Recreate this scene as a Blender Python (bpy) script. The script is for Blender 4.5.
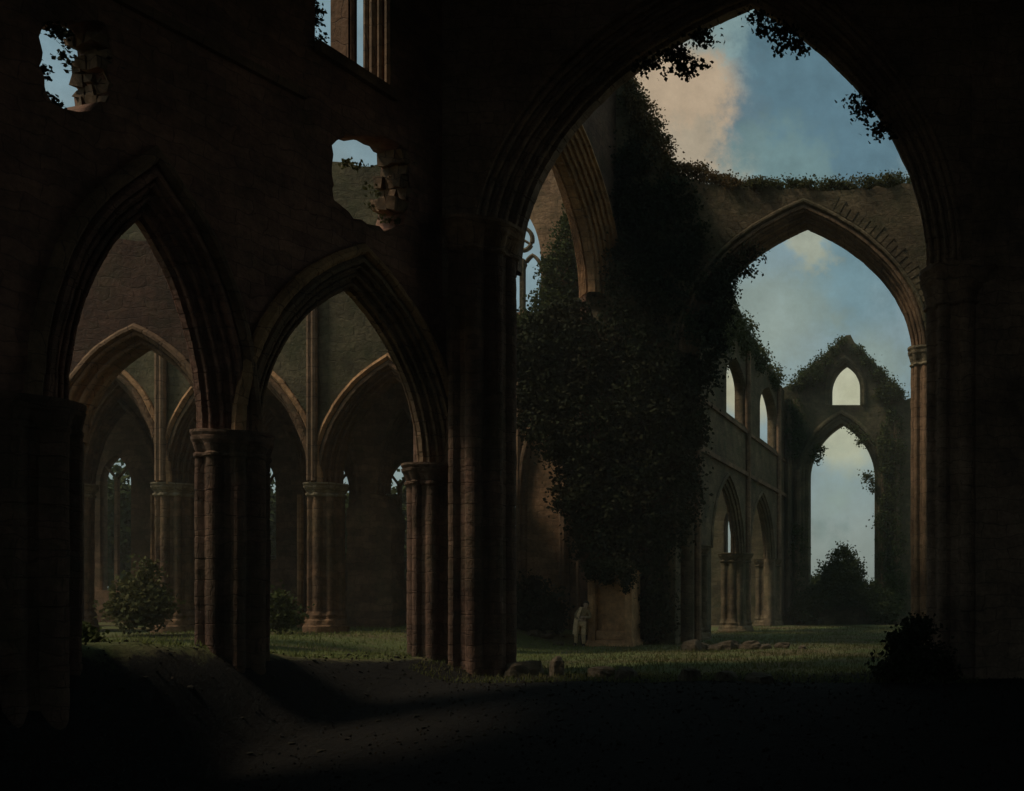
import bpy, bmesh, math, random
import numpy as np
from mathutils import Vector, Matrix, noise as mnoise

random.seed(7)
S = bpy.context.scene
for o in list(bpy.data.objects):
    bpy.data.objects.remove(o)

# ------------------------------------------------------------------ camera
EYE = 2.1
F = 1024.0
VX, VY = 960.0, 592.0
cd = bpy.data.cameras.new("camera")
cd.sensor_width = 36.0
cd.lens = 36.0
cd.shift_x = (512 - VX) / 1024.0
cd.shift_y = (VY - 395.5) / 1024.0
cd.clip_start = 0.1
cd.clip_end = 6000
cam = bpy.data.objects.new("camera", cd)
cam.location = (0, 0, EYE)
cam.rotation_euler = (math.pi / 2, 0, 0)
S.collection.objects.link(cam)
S.camera = cam

# ------------------------------------------------------------------ sun, sky, exposure
SUN_FROM = Vector((-0.53, -0.22, 0.82)).normalized()
SUN_ELEV = math.asin(SUN_FROM.z)
SUN_AZ = math.atan2(SUN_FROM.x, SUN_FROM.y)
sl = bpy.data.lights.new("sun", "SUN")
sl.energy = 2.7
sl.angle = math.radians(10)
sl.color = (1.0, 0.86, 0.66)
sun = bpy.data.objects.new("sun", sl)
sun.rotation_euler = (-SUN_FROM).to_track_quat('-Z', 'Y').to_euler()
sun.location = (-40, -10, 60)
S.collection.objects.link(sun)

S.view_settings.view_transform = 'Standard'
S.view_settings.look = 'None'
S.view_settings.gamma = 1
S.view_settings.exposure = -0.40
S.cycles.max_bounces = 6
S.cycles.diffuse_bounces = 5

W = bpy.data.worlds.new("World")
S.world = W
W.use_nodes = True
nt = W.node_tree
nt.nodes.clear()
def N(tree, t, **kw):
    n = tree.nodes.new(t)
    for k, v in kw.items():
        setattr(n, k, v)
    return n
def L(tree, a, b):
    tree.links.new(a, b)
def mixc(tree, fac, a, b, blend='MIX'):
    m = N(tree, 'ShaderNodeMix', data_type='RGBA', blend_type=blend)
    for sock, val in ((m.inputs[0], fac), (m.inputs[6], a), (m.inputs[7], b)):
        if hasattr(val, 'links'):
            L(tree, val, sock)
        elif isinstance(val, (int, float)):
            sock.default_value = val
        else:
            sock.default_value = (*val, 1)
    return m.outputs[2]
def mth(tree, op, a, b=0.0, clamp=False):
    m = N(tree, 'ShaderNodeMath', operation=op, use_clamp=clamp)
    for i, val in enumerate((a, b)):
        if hasattr(val, 'links'):
            L(tree, val, m.inputs[i])
        else:
            m.inputs[i].default_value = val
    return m.outputs[0]
def ramp(tree, fac, stops):
    r = N(tree, 'ShaderNodeValToRGB')
    el = r.color_ramp.elements
    while len(el) < len(stops):
        el.new(0.5)
    for e, (p, c) in zip(el, stops):
        e.position = p
        e.color = (*c, 1) if not isinstance(c, (int, float)) else (c, c, c, 1)
    L(tree, fac, r.inputs[0])
    return r.outputs[0]

sky = N(nt, 'ShaderNodeTexSky', sky_type='NISHITA')
sky.sun_disc = False
sky.sun_elevation = SUN_ELEV
sky.sun_rotation = SUN_AZ
sky.air_density = 1.0
sky.dust_density = 1.5
tc = N(nt, 'ShaderNodeTexCoord')
nz = N(nt, 'ShaderNodeTexNoise')
nz.inputs['Scale'].default_value = 7.0
nz.inputs['Detail'].default_value = 7.0
nz.inputs['Roughness'].default_value = 0.62
L(nt, tc.outputs['Generated'], nz.inputs['Vector'])
nz2 = N(nt, 'ShaderNodeTexNoise')
nz2.inputs['Scale'].default_value = 26.0
nz2.inputs['Detail'].default_value = 6.0
nz2.inputs['Roughness'].default_value = 0.7
L(nt, tc.outputs['Generated'], nz2.inputs['Vector'])
def skydir(px, py):
    return Vector(((px - VX) / F, 1, (VY - py) / F)).normalized()
def cloud(px, py, width, soft, amp=0.10):
    d = skydir(px, py)
    vm = N(nt, 'ShaderNodeVectorMath', operation='DISTANCE')
    L(nt, tc.outputs['Generated'], vm.inputs[0])
    vm.inputs[1].default_value = d
    w = mth(nt, 'ADD', mth(nt, 'MULTIPLY', mth(nt, 'SUBTRACT', nz.outputs['Fac'], 0.5), amp * 3.4), mth(nt, 'MULTIPLY', mth(nt, 'SUBTRACT', nz2.outputs['Fac'], 0.5), amp * 1.3))
    dd = mth(nt, 'ADD', vm.outputs['Value'], w)
    mr = N(nt, 'ShaderNodeMapRange', interpolation_type='SMOOTHSTEP')
    L(nt, dd, mr.inputs[0])
    mr.inputs[1].default_value = width
    mr.inputs[2].default_value = width - soft
    mr.inputs[3].default_value = 0.0
    mr.inputs[4].default_value = 1.0
    return mr.outputs[0]
SKYMUL = 1.0
col = mixc(nt, 0.72, sky.outputs[0], (1.75, 2.75, 2.75))
veil = ramp(nt, nz.outputs['Fac'], [(0.42, 0.0), (0.66, 0.35)])
col = mixc(nt, veil, col, (2.5, 2.85, 2.6))
CL = [((735, 30), 0.09, 0.07, 0.05, (2.0, 2.95, 2.95), 0.8),
      ((655, 85), 0.08, 0.05, 0.04, (3.0, 2.75, 2.1), 0.8),
      ((680, 130), 0.078, 0.020, 0.045, (4.1, 3.15, 2.15), 0.95),
      ((700, 165), 0.045, 0.018, 0.05, (3.6, 3.1, 2.3), 0.8),
      ((840, 115), 0.11, 0.045, 0.07, (0.9, 1.7, 2.15), 0.95),
      ((775, 175), 0.045, 0.03, 0.06, (1.7, 2.65, 2.55), 0.6),
      ((850, 290), 0.075, 0.06, 0.06, (1.25, 2.25, 2.6), 0.65),
      ((800, 242), 0.028, 0.018, 0.05, (3.6, 3.7, 2.7), 0.75),
      ((765, 330), 0.09, 0.07, 0.05, (2.7, 3.15, 2.5), 0.6),
      ((748, 400), 0.045, 0.03, 0.03, (4.6, 4.4, 2.9), 0.85),
      ((870, 360), 0.05, 0.04, 0.05, (2.4, 3.0, 2.5), 0.6),
      ((845, 385), 0.035, 0.02, 0.03, (5.4, 5.3, 3.6), 0.8),
      ((845, 440), 0.055, 0.05, 0.05, (4.3, 4.4, 3.0), 0.85),
      ((840, 500), 0.045, 0.05, 0.05, (2.9, 3.9, 3.2), 0.6),
      ((822, 530), 0.022, 0.012, 0.03, (1.6, 2.5, 2.4), 0.7), ((846, 526), 0.026, 0.012, 0.03, (1.5, 2.4, 2.35), 0.75), ((835, 540), 0.022, 0.012, 0.03, (1.6, 2.5, 2.4), 0.6),
      ((850, 575), 0.022, 0.015, 0.04, (3.4, 3.9, 3.0), 0.7)]
for (p, w_, s_, a_, c_, f_) in CL:
    col = mixc(nt, mth(nt, 'MULTIPLY', cloud(p[0], p[1], w_, s_, a_), f_), col, c_)
mot = ramp(nt, nz2.outputs['Fac'], [(0.3, 0.80), (0.7, 1.14)])
col = mixc(nt, 1.0, col, mot, 'MULTIPLY')
bg = N(nt, 'ShaderNodeBackground')
bg.inputs['Strength'].default_value = 0.148
L(nt, col, bg.inputs['Color'])
wo = N(nt, 'ShaderNodeOutputWorld')
L(nt, bg.outputs[0], wo.inputs['Surface'])

# ------------------------------------------------------------------ materials
def new_mat(name):
    m = bpy.data.materials.new(name)
    m.use_nodes = True
    t = m.node_tree
    b = t.nodes['Principled BSDF']
    b.inputs['Roughness'].default_value = 0.9
    b.inputs['Specular IOR Level'].default_value = 0.2
    return m, t, b
def stone(name, c1, c2, mortar, bw=0.75, bh=0.34, bump=0.6, moss=0.35, mosscol=(0.045, 0.055, 0.022), courses=True):
    m, t, b = new_mat(name)
    tc = N(t, 'ShaderNodeTexCoord')
    sep = N(t, 'ShaderNodeSeparateXYZ'); L(t, tc.outputs['Object'], sep.inputs[0])
    sn = N(t, 'ShaderNodeSeparateXYZ'); L(t, tc.outputs['Normal'], sn.inputs[0])
    side = mth(t, 'GREATER_THAN', mth(t, 'ABSOLUTE', sn.outputs[0]), 0.75)
    mx = N(t, 'ShaderNodeMix', data_type='FLOAT')
    L(t, side, mx.inputs[0]); L(t, sep.outputs[0], mx.inputs[2]); L(t, sep.outputs[1], mx.inputs[3])
    wob = N(t, 'ShaderNodeTexNoise'); wob.inputs['Scale'].default_value = 1.3; wob.inputs['Detail'].default_value = 3
    L(t, tc.outputs['Object'], wob.inputs['Vector'])
    wv = mth(t, 'MULTIPLY', mth(t, 'SUBTRACT', wob.outputs['Fac'], 0.5), 0.5)
    cv = N(t, 'ShaderNodeCombineXYZ')
    L(t, mth(t, 'ADD', mx.outputs[0], wv), cv.inputs[0]); L(t, mth(t, 'ADD', sep.outputs[2], wv), cv.inputs[1])
    br = N(t, 'ShaderNodeTexBrick')
    br.inputs['Scale'].default_value = 1.0
    br.inputs['Brick Width'].default_value = bw
    br.inputs['Row Height'].default_value = bh
    br.inputs['Mortar Size'].default_value = 0.013
    br.inputs['Mortar Smooth'].default_value = 0.6
    br.inputs['Color1'].default_value = (*c1, 1)
    br.inputs['Color2'].default_value = (*c2, 1)
    br.inputs['Mortar'].default_value = (*mortar, 1)
    br.inputs['Bias'].default_value = -0.1
    L(t, cv.outputs[0], br.inputs['Vector'])
    n1 = N(t, 'ShaderNodeTexNoise'); n1.inputs['Scale'].default_value = 0.55; n1.inputs['Detail'].default_value = 8; n1.inputs['Roughness'].default_value = 0.65
    L(t, tc.outputs['Object'], n1.inputs['Vector'])
    n2 = N(t, 'ShaderNodeTexNoise'); n2.inputs['Scale'].default_value = 6.0; n2.inputs['Detail'].default_value = 8; n2.inputs['Roughness'].default_value = 0.7
    L(t, tc.outputs['Object'], n2.inputs['Vector'])
    base = br.outputs['Color'] if courses else mixc(t, n1.outputs['Fac'], c1, c2)
    c = mixc(t, 1.0, base, ramp(t, n1.outputs['Fac'], [(0.32, 0.42), (0.68, 1.4)]), 'MULTIPLY')
    c = mixc(t, 1.0, c, ramp(t, n2.outputs['Fac'], [(0.3, 0.62), (0.72, 1.3)]), 'MULTIPLY')
    n3 = N(t, 'ShaderNodeTexNoise'); n3.inputs['Scale'].default_value = 0.8; n3.inputs['Detail'].default_value = 9; n3.inputs['Roughness'].default_value = 0.7
    mp = N(t, 'ShaderNodeMapping'); mp.inputs['Location'].default_value = (13, 5, 9); L(t, tc.outputs['Object'], mp.inputs[0]); L(t, mp.outputs[0], n3.inputs['Vector'])
    c = mixc(t, mth(t, 'MULTIPLY', ramp(t, n3.outputs['Fac'], [(0.46, 0.0), (0.62, 1.0)]), moss), c, mosscol)
    L(t, c, b.inputs['Base Color'])
    h = mth(t, 'ADD', mth(t, 'MULTIPLY', br.outputs['Fac'], -0.5 if courses else 0.0), mth(t, 'MULTIPLY', n2.outputs['Fac'], 1.5))
    bp = N(t, 'ShaderNodeBump'); bp.inputs['Strength'].default_value = bump; bp.inputs['Distance'].default_value = 0.09
    L(t, h, bp.inputs['Height']); L(t, bp.outputs[0], b.inputs['Normal'])
    return m
M_wall = stone("brown_sandstone", (0.18, 0.13, 0.073), (0.115, 0.082, 0.046), (0.105, 0.075, 0.043), bw=0.55, bh=0.26, moss=0.5)
M_grey = stone("grey_brown_sandstone", (0.34, 0.22, 0.15), (0.27, 0.175, 0.12), (0.2, 0.13, 0.09), bw=0.6, bh=0.3, moss=0.15)
M_hood = stone("lit_warm_sandstone", (0.52, 0.29, 0.14), (0.40, 0.22, 0.105), (0.26, 0.145, 0.075), bw=0.5, bh=0.5, bump=0.5, moss=0.1)  # lighter, warmer stone colour paints the lit edges of hoods and shafts
M_red = stone("red_brown_sandstone", (0.33, 0.165, 0.11), (0.23, 0.115, 0.078), (0.2, 0.10, 0.07), bw=0.62, bh=0.27, moss=0.25)
M_trans = stone("orange_brown_sandstone", (0.40, 0.235, 0.125), (0.27, 0.155, 0.082), (0.24, 0.14, 0.075), bw=0.55, bh=0.26, moss=0.4)
M_deepbrown = stone("deep_brown_sandstone", (0.10, 0.055, 0.036), (0.062, 0.034, 0.023), (0.055, 0.03, 0.02), bw=0.62, bh=0.27, moss=0.3)  # darkest even stone tone, for the cross arch wall
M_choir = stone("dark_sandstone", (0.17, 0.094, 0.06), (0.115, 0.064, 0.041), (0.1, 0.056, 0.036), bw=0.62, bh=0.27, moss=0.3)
M_warm = stone("warm_sandstone", (0.21, 0.12, 0.064), (0.13, 0.075, 0.041), (0.12, 0.07, 0.038), bw=0.55, bh=0.26, moss=0.4)
M_mould = stone("carved_sandstone", (0.25, 0.155, 0.09), (0.19, 0.115, 0.065), (0.1, 0.06, 0.04), bw=0.5, bh=0.5, bump=0.35, moss=0.2)
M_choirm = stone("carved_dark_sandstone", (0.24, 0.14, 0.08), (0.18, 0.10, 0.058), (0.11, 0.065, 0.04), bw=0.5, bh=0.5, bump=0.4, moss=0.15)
M_green = stone("mossy_sandstone", (0.15, 0.122, 0.066), (0.10, 0.082, 0.046), (0.095, 0.077, 0.043), bw=0.6, bh=0.28, moss=0.6)
M_pale = stone("pale_sandstone", (0.30, 0.24, 0.15), (0.24, 0.19, 0.12), (0.14, 0.11, 0.07), moss=0.15)
M_tomb = stone("red_sandstone", (0.70, 0.40, 0.20), (0.54, 0.29, 0.14), (0.15, 0.08, 0.045), bump=0.6, moss=0.25, courses=False)
M_rock = stone("fallen_stone", (0.15, 0.11, 0.07), (0.09, 0.07, 0.045), (0.1, 0.08, 0.05), moss=0.5, courses=False)

def leafmat(name, ca, cb, cc, trans=0.25):
    m, t, b = new_mat(name)
    g = N(t, 'ShaderNodeNewGeometry')
    tc = N(t, 'ShaderNodeTexCoord')
    n = N(t, 'ShaderNodeTexNoise'); n.inputs['Scale'].default_value = 0.9; n.inputs['Detail'].default_value = 3
    L(t, tc.outputs['Object'], n.inputs['Vector'])
    c = mixc(t, g.outputs['Random Per Island'], ca, cb)
    c = mixc(t, ramp(t, n.outputs['Fac'], [(0.45, 0.0), (0.65, 0.8)]), c, cc)
    L(t, c, b.inputs['Base Color'])
    b.inputs['Roughness'].default_value = 0.9
    b.inputs['Specular IOR Level'].default_value = 0.08
    tr = N(t, 'ShaderNodeBsdfTranslucent'); L(t, c, tr.inputs['Color'])
    ms = N(t, 'ShaderNodeMixShader'); ms.inputs[0].default_value = trans
    out = t.nodes['Material Output']
    L(t, b.outputs[0], ms.inputs[1]); L(t, tr.outputs[0], ms.inputs[2]); L(t, ms.outputs[0], out.inputs['Surface'])
    return m
M_ivy = leafmat("ivy_leaf", (0.018, 0.024, 0.010), (0.030, 0.034, 0.014), (0.034, 0.030, 0.014), 0.05)
M_brownleaf = leafmat("rusty_leaf", (0.085, 0.055, 0.02), (0.12, 0.07, 0.028), (0.06, 0.06, 0.02))
M_olive = leafmat("olive_leaf", (0.07, 0.075, 0.028), (0.11, 0.10, 0.04), (0.06, 0.075, 0.03))
M_fresh = leafmat("yellow_green_leaf", (0.16, 0.17, 0.035), (0.11, 0.14, 0.03), (0.07, 0.10, 0.03))
M_tree = leafmat("tree_leaf", (0.045, 0.06, 0.02), (0.08, 0.09, 0.03), (0.05, 0.07, 0.028))
M_litgrass = leafmat("lit_grass_blade", (0.16, 0.20, 0.06), (0.22, 0.22, 0.085), (0.18, 0.19, 0.06), 0.35)  # brighter copy of the grass colour, painting light into the aisle
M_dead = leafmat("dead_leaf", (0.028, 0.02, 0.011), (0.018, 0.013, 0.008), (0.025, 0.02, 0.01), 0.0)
M_grass = leafmat("grass_blade", (0.095, 0.11, 0.036), (0.14, 0.135, 0.052), (0.12, 0.095, 0.045), 0.35)
M_bark, _t, _b = new_mat("bark")
_n = N(_t, 'ShaderNodeTexNoise'); _n.inputs['Scale'].default_value = 5; _n.inputs['Detail'].default_value = 8
_tc = N(_t, 'ShaderNodeTexCoord'); _mp = N(_t, 'ShaderNodeMapping'); _mp.inputs['Scale'].default_value = (4, 4, 0.6)
L(_t, _tc.outputs['Object'], _mp.inputs[0]); L(_t, _mp.outputs[0], _n.inputs['Vector'])
L(_t, ramp(_t, _n.outputs['Fac'], [(0.3, (0.03, 0.02, 0.013)), (0.7, (0.10, 0.075, 0.05))]), _b.inputs['Base Color'])
_bp = N(_t, 'ShaderNodeBump'); _bp.inputs['Distance'].default_value = 0.05; L(_t, _n.outputs['Fac'], _bp.inputs['Height']); L(_t, _bp.outputs[0], _b.inputs['Normal'])

M_ground, _t, _b = new_mat("turf_and_shaded_earth")
_tc = N(_t, 'ShaderNodeTexCoord')
_n = N(_t, 'ShaderNodeTexNoise'); _n.inputs['Scale'].default_value = 0.28; _n.inputs['Detail'].default_value = 9; _n.inputs['Roughness'].default_value = 0.65
_n2 = N(_t, 'ShaderNodeTexNoise'); _n2.inputs['Scale'].default_value = 5.0; _n2.inputs['Detail'].default_value = 8; _n2.inputs['Roughness'].default_value = 0.75
L(_t, _tc.outputs['Object'], _n.inputs['Vector']); L(_t, _tc.outputs['Object'], _n2.inputs['Vector'])
_sp = N(_t, 'ShaderNodeSeparateXYZ'); L(_t, _tc.outputs['Object'], _sp.inputs[0])
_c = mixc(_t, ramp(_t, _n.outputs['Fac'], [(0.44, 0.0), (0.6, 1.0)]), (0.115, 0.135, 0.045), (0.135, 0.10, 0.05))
_shaded_earth = mixc(_t, _n2.outputs['Fac'], (0.005, 0.0038, 0.0026), (0.014, 0.0105, 0.0065))  # near-black earth colour carries the painted foreground shade
_at = N(_t, 'ShaderNodeAttribute', attribute_name='bare_shade')
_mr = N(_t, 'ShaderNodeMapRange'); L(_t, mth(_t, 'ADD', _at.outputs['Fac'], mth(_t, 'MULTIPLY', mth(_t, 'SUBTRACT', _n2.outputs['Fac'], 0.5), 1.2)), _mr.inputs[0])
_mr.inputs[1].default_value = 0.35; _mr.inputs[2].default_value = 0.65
_c = mixc(_t, _mr.outputs[0], _c, _shaded_earth)
_c = mixc(_t, 1.0, _c, ramp(_t, _n2.outputs['Fac'], [(0.3, 0.6), (0.7, 1.3)]), 'MULTIPLY')
L(_t, _c, _b.inputs['Base Color'])
_bp = N(_t, 'ShaderNodeBump'); _bp.inputs['Distance'].default_value = 0.14; _bp.inputs['Strength'].default_value = 1.0
L(_t, _n2.outputs['Fac'], _bp.inputs['Height']); L(_t, _bp.outputs[0], _b.inputs['Normal'])

def plain(name, c, rough=0.85):
    m, t, b = new_mat(name)
    tc = N(t, 'ShaderNodeTexCoord')
    n = N(t, 'ShaderNodeTexNoise'); n.inputs['Scale'].default_value = 14; n.inputs['Detail'].default_value = 5
    L(t, tc.outputs['Object'], n.inputs['Vector'])
    L(t, mixc(t, 1.0, c, ramp(t, n.outputs['Fac'], [(0.3, 0.7), (0.7, 1.2)]), 'MULTIPLY'), b.inputs['Base Color'])
    b.inputs['Roughness'].default_value = rough
    return m
M_skin = plain("skin", (0.62, 0.44, 0.32))
M_cloth = plain("buff_cloth", (0.74, 0.52, 0.29))
M_coat = plain("brown_wool", (0.30, 0.21, 0.11))
M_hair = plain("dark_hair", (0.03, 0.02, 0.014))
M_oak = plain("old_oak", (0.05, 0.035, 0.022))

# ------------------------------------------------------------------ helpers
def tag(o, label=None, cat=None, group=None, kind=None):
    if label: o['label'] = label
    if cat: o['category'] = cat
    if group: o['group'] = group
    if kind: o['kind'] = kind
    return o
def link_mesh(name, me, mat, parent=None, mw=None):
    o = bpy.data.objects.new(name, me)
    S.collection.objects.link(o)
    if mat is not None:
        me.materials.clear(); me.materials.append(mat)
    if parent is not None:
        o.parent = parent
    if mw is not None:
        o.matrix_world = mw
    return o
def mk(name, verts, faces, mat, parent=None, smooth=False, mw=None):
    me = bpy.data.meshes.new(name)
    me.from_pydata([tuple(v) for v in verts], [], faces)
    if smooth:
        me.polygons.foreach_set('use_smooth', [True] * len(me.polygons))
    me.update()
    return link_mesh(name, me, mat, parent, mw)
def empty(name, loc=(0, 0, 0), rz=0.0, label=None, cat=None, group=None):
    o = bpy.data.objects.new(name, None)
    o.empty_display_size = 0.2
    o.location = loc
    o.rotation_euler = (0, 0, rz)
    S.collection.objects.link(o)
    return tag(o, label, cat, group)

class Frame:
    """local x runs along the wall, local y into it (away from the viewer), local z up"""
    def __init__(s, ox, oy, ang, px0=None):
        s.o = Vector((ox, oy)); s.a = ang
        s.u = Vector((math.cos(ang), math.sin(ang))); s.n = Vector((-math.sin(ang), math.cos(ang)))
    def uv(s, px, py, w=0.0):
        d = Vector(((px - VX) / F, 1.0))
        o = s.o + s.n * w
        t = o.dot(s.n) / d.dot(s.n)
        p = d * t
        return ((p - s.o).dot(s.u), EYE + (VY - py) / F * t)
    def poly(s, pts):
        return [s.uv(*p) for p in pts]
    def empty(s, name, label, cat, group=None):
        return empty(name, (s.o.x, s.o.y, 0), s.a, label, cat, group)

def ragged(pts, amp, step=0.3, seed=0, closed=True):
    r = random.Random(seed)
    out = []
    n = len(pts)
    for i in range(n if closed else n - 1):
        a = Vector(pts[i]); b = Vector(pts[(i + 1) % n])
        k = max(1, int((b - a).length / step))
        for j in range(k):
            p = a.lerp(b, j / k)
            out.append((p.x + r.uniform(-amp, amp), p.y + r.uniform(-amp, amp)))
    if not closed:
        out.append(pts[-1])
    return out

def slab(outer, holes, t):
    """a wall of thickness t with openings; returns a mesh in the local x/z plane, y from 0 to t"""
    cu = bpy.data.curves.new("tmp", 'CURVE')
    cu.dimensions = '2D'
    cu.fill_mode = 'BOTH'
    cu.extrude = t / 2
    for pl in [outer] + holes:
        sp = cu.splines.new('POLY')
        sp.points.add(len(pl) - 1)
        for i, p in enumerate(pl):
            sp.points[i].co = (p[0], p[1], 0, 1)
        sp.use_cyclic_u = True
    ob = bpy.data.objects.new("tmp", cu)
    S.collection.objects.link(ob)
    dg = bpy.context.evaluated_depsgraph_get()
    me = bpy.data.meshes.new_from_object(ob.evaluated_get(dg))
    bpy.data.objects.remove(ob); bpy.data.curves.remove(cu)
    for v in me.vertices:
        x, y, z = v.co
        v.co = (x, z + t / 2, y)
    bm = bmesh.new(); bm.from_mesh(me)
    bmesh.ops.remove_doubles(bm, verts=bm.verts, dist=1e-5)
    bmesh.ops.recalc_face_normals(bm, faces=bm.faces)
    bm.to_mesh(me); bm.free()
    return me

def arch(u1, u2, vs, va, ua=None, k=1.8, n=20, down=None):
    """pointed arch path: list of (u, v, nu, nv) from left foot to right foot; n points outward"""
    if ua is None: ua = (u1 + u2) / 2
    pts = []
    def half(us, sgn):
        s = abs(ua - us); R = (1 + k * k) / 2
        res = []
        amax = math.atan2(k, R - 1)
        for i in range(n + 1):
            a = amax * i / n
            x = R - R * math.cos(a); y = R * math.sin(a)
            nx, ny = -math.cos(a), math.sin(a)
            sy = (va - vs) / k
            nn = Vector((nx / s, ny / sy)).normalized()
            res.append((us + sgn * x * s, vs + y * sy, nn.x * sgn, nn.y))
        return res
    l = half(u1, 1); r = half(u2, -1)
    nv = (l[-1][3] + r[-1][3]) / 2
    mid = (ua, va, 0.0, 1.0 / max(nv, 0.35))
    path = l[:-1] + [mid] + r[:-1][::-1]
    if down is not None:
        path = [(u1, down, -1, 0)] + path + [(u2, down, 1, 0)]
    return path
def offs(path, a):
    return [(u + nu * a, v + nv * a) for (u, v, nu, nv) in path]
def profile(A, t, n, proud=0.04, both=True):
    sa = A / (n + 0.35); sd = t * 0.40 / n; r = min(sa, sd) * 0.36
    pts = [(A + 0.10, -0.003), (A + 0.10, -proud), (A + 0.03, -proud * 2.2), (A - 0.04, -proud * 2.2), (A - 0.06, -0.0)]
    for i in range(n):
        ac = A - (i + 1) * sa; bc = i * sd
        pts.append((ac + 2.6 * r, bc + 0.01))
        pts.append((ac + 2.0 * r, bc + r * 0.9))
        cx, cy = ac + r, bc + r
        for q in range(9):
            th = math.radians(-20 + q * 27.5)   # from outward/front round to opening/back
            pts.append((cx + r * math.cos(th) * 1.0 if False else cx + r * math.sin(math.radians(70) - q * math.radians(27.5)),
                        cy - r * math.cos(math.radians(70) - q * math.radians(27.5))))
        pts.append((ac + r * 0.9, bc + 2.0 * r))
        pts.append((ac + 0.02, bc + sd))
    pts.append((0.0, n * sd + 0.03))
    if both:
        back = [(a, t - b) for a, b in pts[5:]][::-1]
        pts = pts + back
    else:
        pts.append((0.0, t))
    return pts
def weather(vs, amp, seed=0.0):
    out = []
    for v in vs:
        p = Vector(v)
        n = mnoise.noise_vector(p * 1.7 + Vector((seed, 3, 5))) * amp + mnoise.noise_vector(p * 6.0 + Vector((seed, 1, 9))) * amp * .5
        out.append(tuple(p + n))
    return out
def densify(path, m=3):
    out = []
    for i in range(len(path) - 1):
        a, b = path[i], path[i + 1]
        for j in range(m):
            q = j / m
            out.append(tuple(a[k] + (b[k] - a[k]) * q for k in range(4)))
    return out + [path[-1]]
def sweep(path, prof, seam=0.0, amp=0.016):
    vs = []; fs = []
    path = densify(path, 3)
    jr = random.Random(int(abs(path[0][0]) * 977) + len(prof))
    res = []; acc = 0.0; lim = jr.uniform(.3, .5); sh = 0.0
    for i, p in enumerate(path):
        if 0 < i < len(path) - 1:
            q = path[i - 1]
            acc += math.hypot(p[0] - q[0], p[1] - q[1])
            if acc > lim and abs(p[2]) > 0.03:      # an open joint between two arch stones
                nxt = path[i + 1]
                d = math.hypot(nxt[0] - p[0], nxt[1] - p[1]) or 1
                e = min(.3, .014 / d)
                lerp = lambda t_: tuple(p[k] + (nxt[k] - p[k]) * t_ for k in range(4))
                res.append((*p, sh)); res.append((*lerp(e), sh + .022)); sh = jr.uniform(-.008, .008); res.append((*lerp(e * 2), sh))
                acc = 0.0; lim = jr.uniform(.3, .55)
                continue
        res.append((*p, sh))
    path = res
    m = len(prof)
    for (u, v, nu, nv, sh) in path:
        for (a, b) in prof:
            vs.append((u + nu * (a + sh), b + sh * .5, v + nv * (a + sh)))
    for i in range(len(path) - 1):
        for j in range(m - 1):
            fs.append((i * m + j, i * m + j + 1, (i + 1) * m + j + 1, (i + 1) * m + j))
    return weather(vs, amp, path[0][0]), fs
def join(parts):
    vs = []; fs = []
    for v, f in parts:
        o = len(vs)
        vs += list(v); fs += [tuple(i + o for i in q) for q in f]
    return vs, fs
def box(x0, x1, y0, y1, z0, z1, jit=0.0, r=random):
    vs = [(x + r.uniform(-jit, jit), y + r.uniform(-jit, jit), z + r.uniform(-jit, jit)) for z in (z0, z1) for y in (y0, y1) for x in (x0, x1)]
    return vs, [(0, 2, 3, 1), (4, 5, 7, 6), (0, 1, 5, 4), (2, 6, 7, 3), (0, 4, 6, 2), (1, 3, 7, 5)]
def tube(pts, rads, seg=7):
    vs = []; fs = []
    n = len(pts)
    for i, p in enumerate(pts):
        p = Vector(p)
        d = (Vector(pts[min(i + 1, n - 1)]) - Vector(pts[max(i - 1, 0)])).normalized()
        ref = Vector((0, 0, 1)) if abs(d.z) < 0.9 else Vector((1, 0, 0))
        a = d.cross(ref).normalized(); b = d.cross(a)
        rr = rads[i] if hasattr(rads, '__len__') else rads
        for k in range(seg):
            th = 2 * math.pi * k / seg
            vs.append(p + a * math.cos(th) * rr + b * math.sin(th) * rr)
    for i in range(n - 1):
        for k in range(seg):
            fs.append((i * seg + k, i * seg + (k + 1) % seg, (i + 1) * seg + (k + 1) % seg, (i + 1) * seg + k))
    fs.append(tuple(range(seg))[::-1]); fs.append(tuple(range((n - 1) * seg, n * seg)))
    return vs, fs
def cluster_r(th, R, nsh=8, core=0.80, sh=0.24, rot=0.0):
    best = R * core
    for k in range(nsh):
        a = 2 * math.pi * k / nsh + rot
        big = 1.0 if k % 2 == 0 else 0.72
        d = R * (1 - sh * big); rs = R * sh * big
        x = d * math.cos(th - a); y = d * math.sin(th - a)
        if x > 0 and abs(y) < rs:
            best = max(best, x + math.sqrt(rs * rs - y * y))
    return best
def cluster(R, rings, seg=96, rot=0.0, soft=None, nsh=8):
    """rings: list of (z, scale, blend-to-round)"""
    vs = []; fs = []
    rr = [cluster_r(2 * math.pi * k / seg, R, rot=rot, nsh=nsh) for k in range(seg)]
    for (z, s, bl) in rings:
        for k in range(seg):
            r = (rr[k] * (1 - bl) + R * bl) * s
            th = 2 * math.pi * k / seg
            vs.append((r * math.cos(th), r * math.sin(th), z))
    for i in range(len(rings) - 1):
        for k in range(seg):
            fs.append((i * seg + k, i * seg + (k + 1) % seg, (i + 1) * seg + (k + 1) % seg, (i + 1) * seg + k))
    fs.append(tuple(range(seg))[::-1]); fs.append(tuple(range((len(rings) - 1) * seg, len(rings) * seg)))
    return vs, fs
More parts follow.
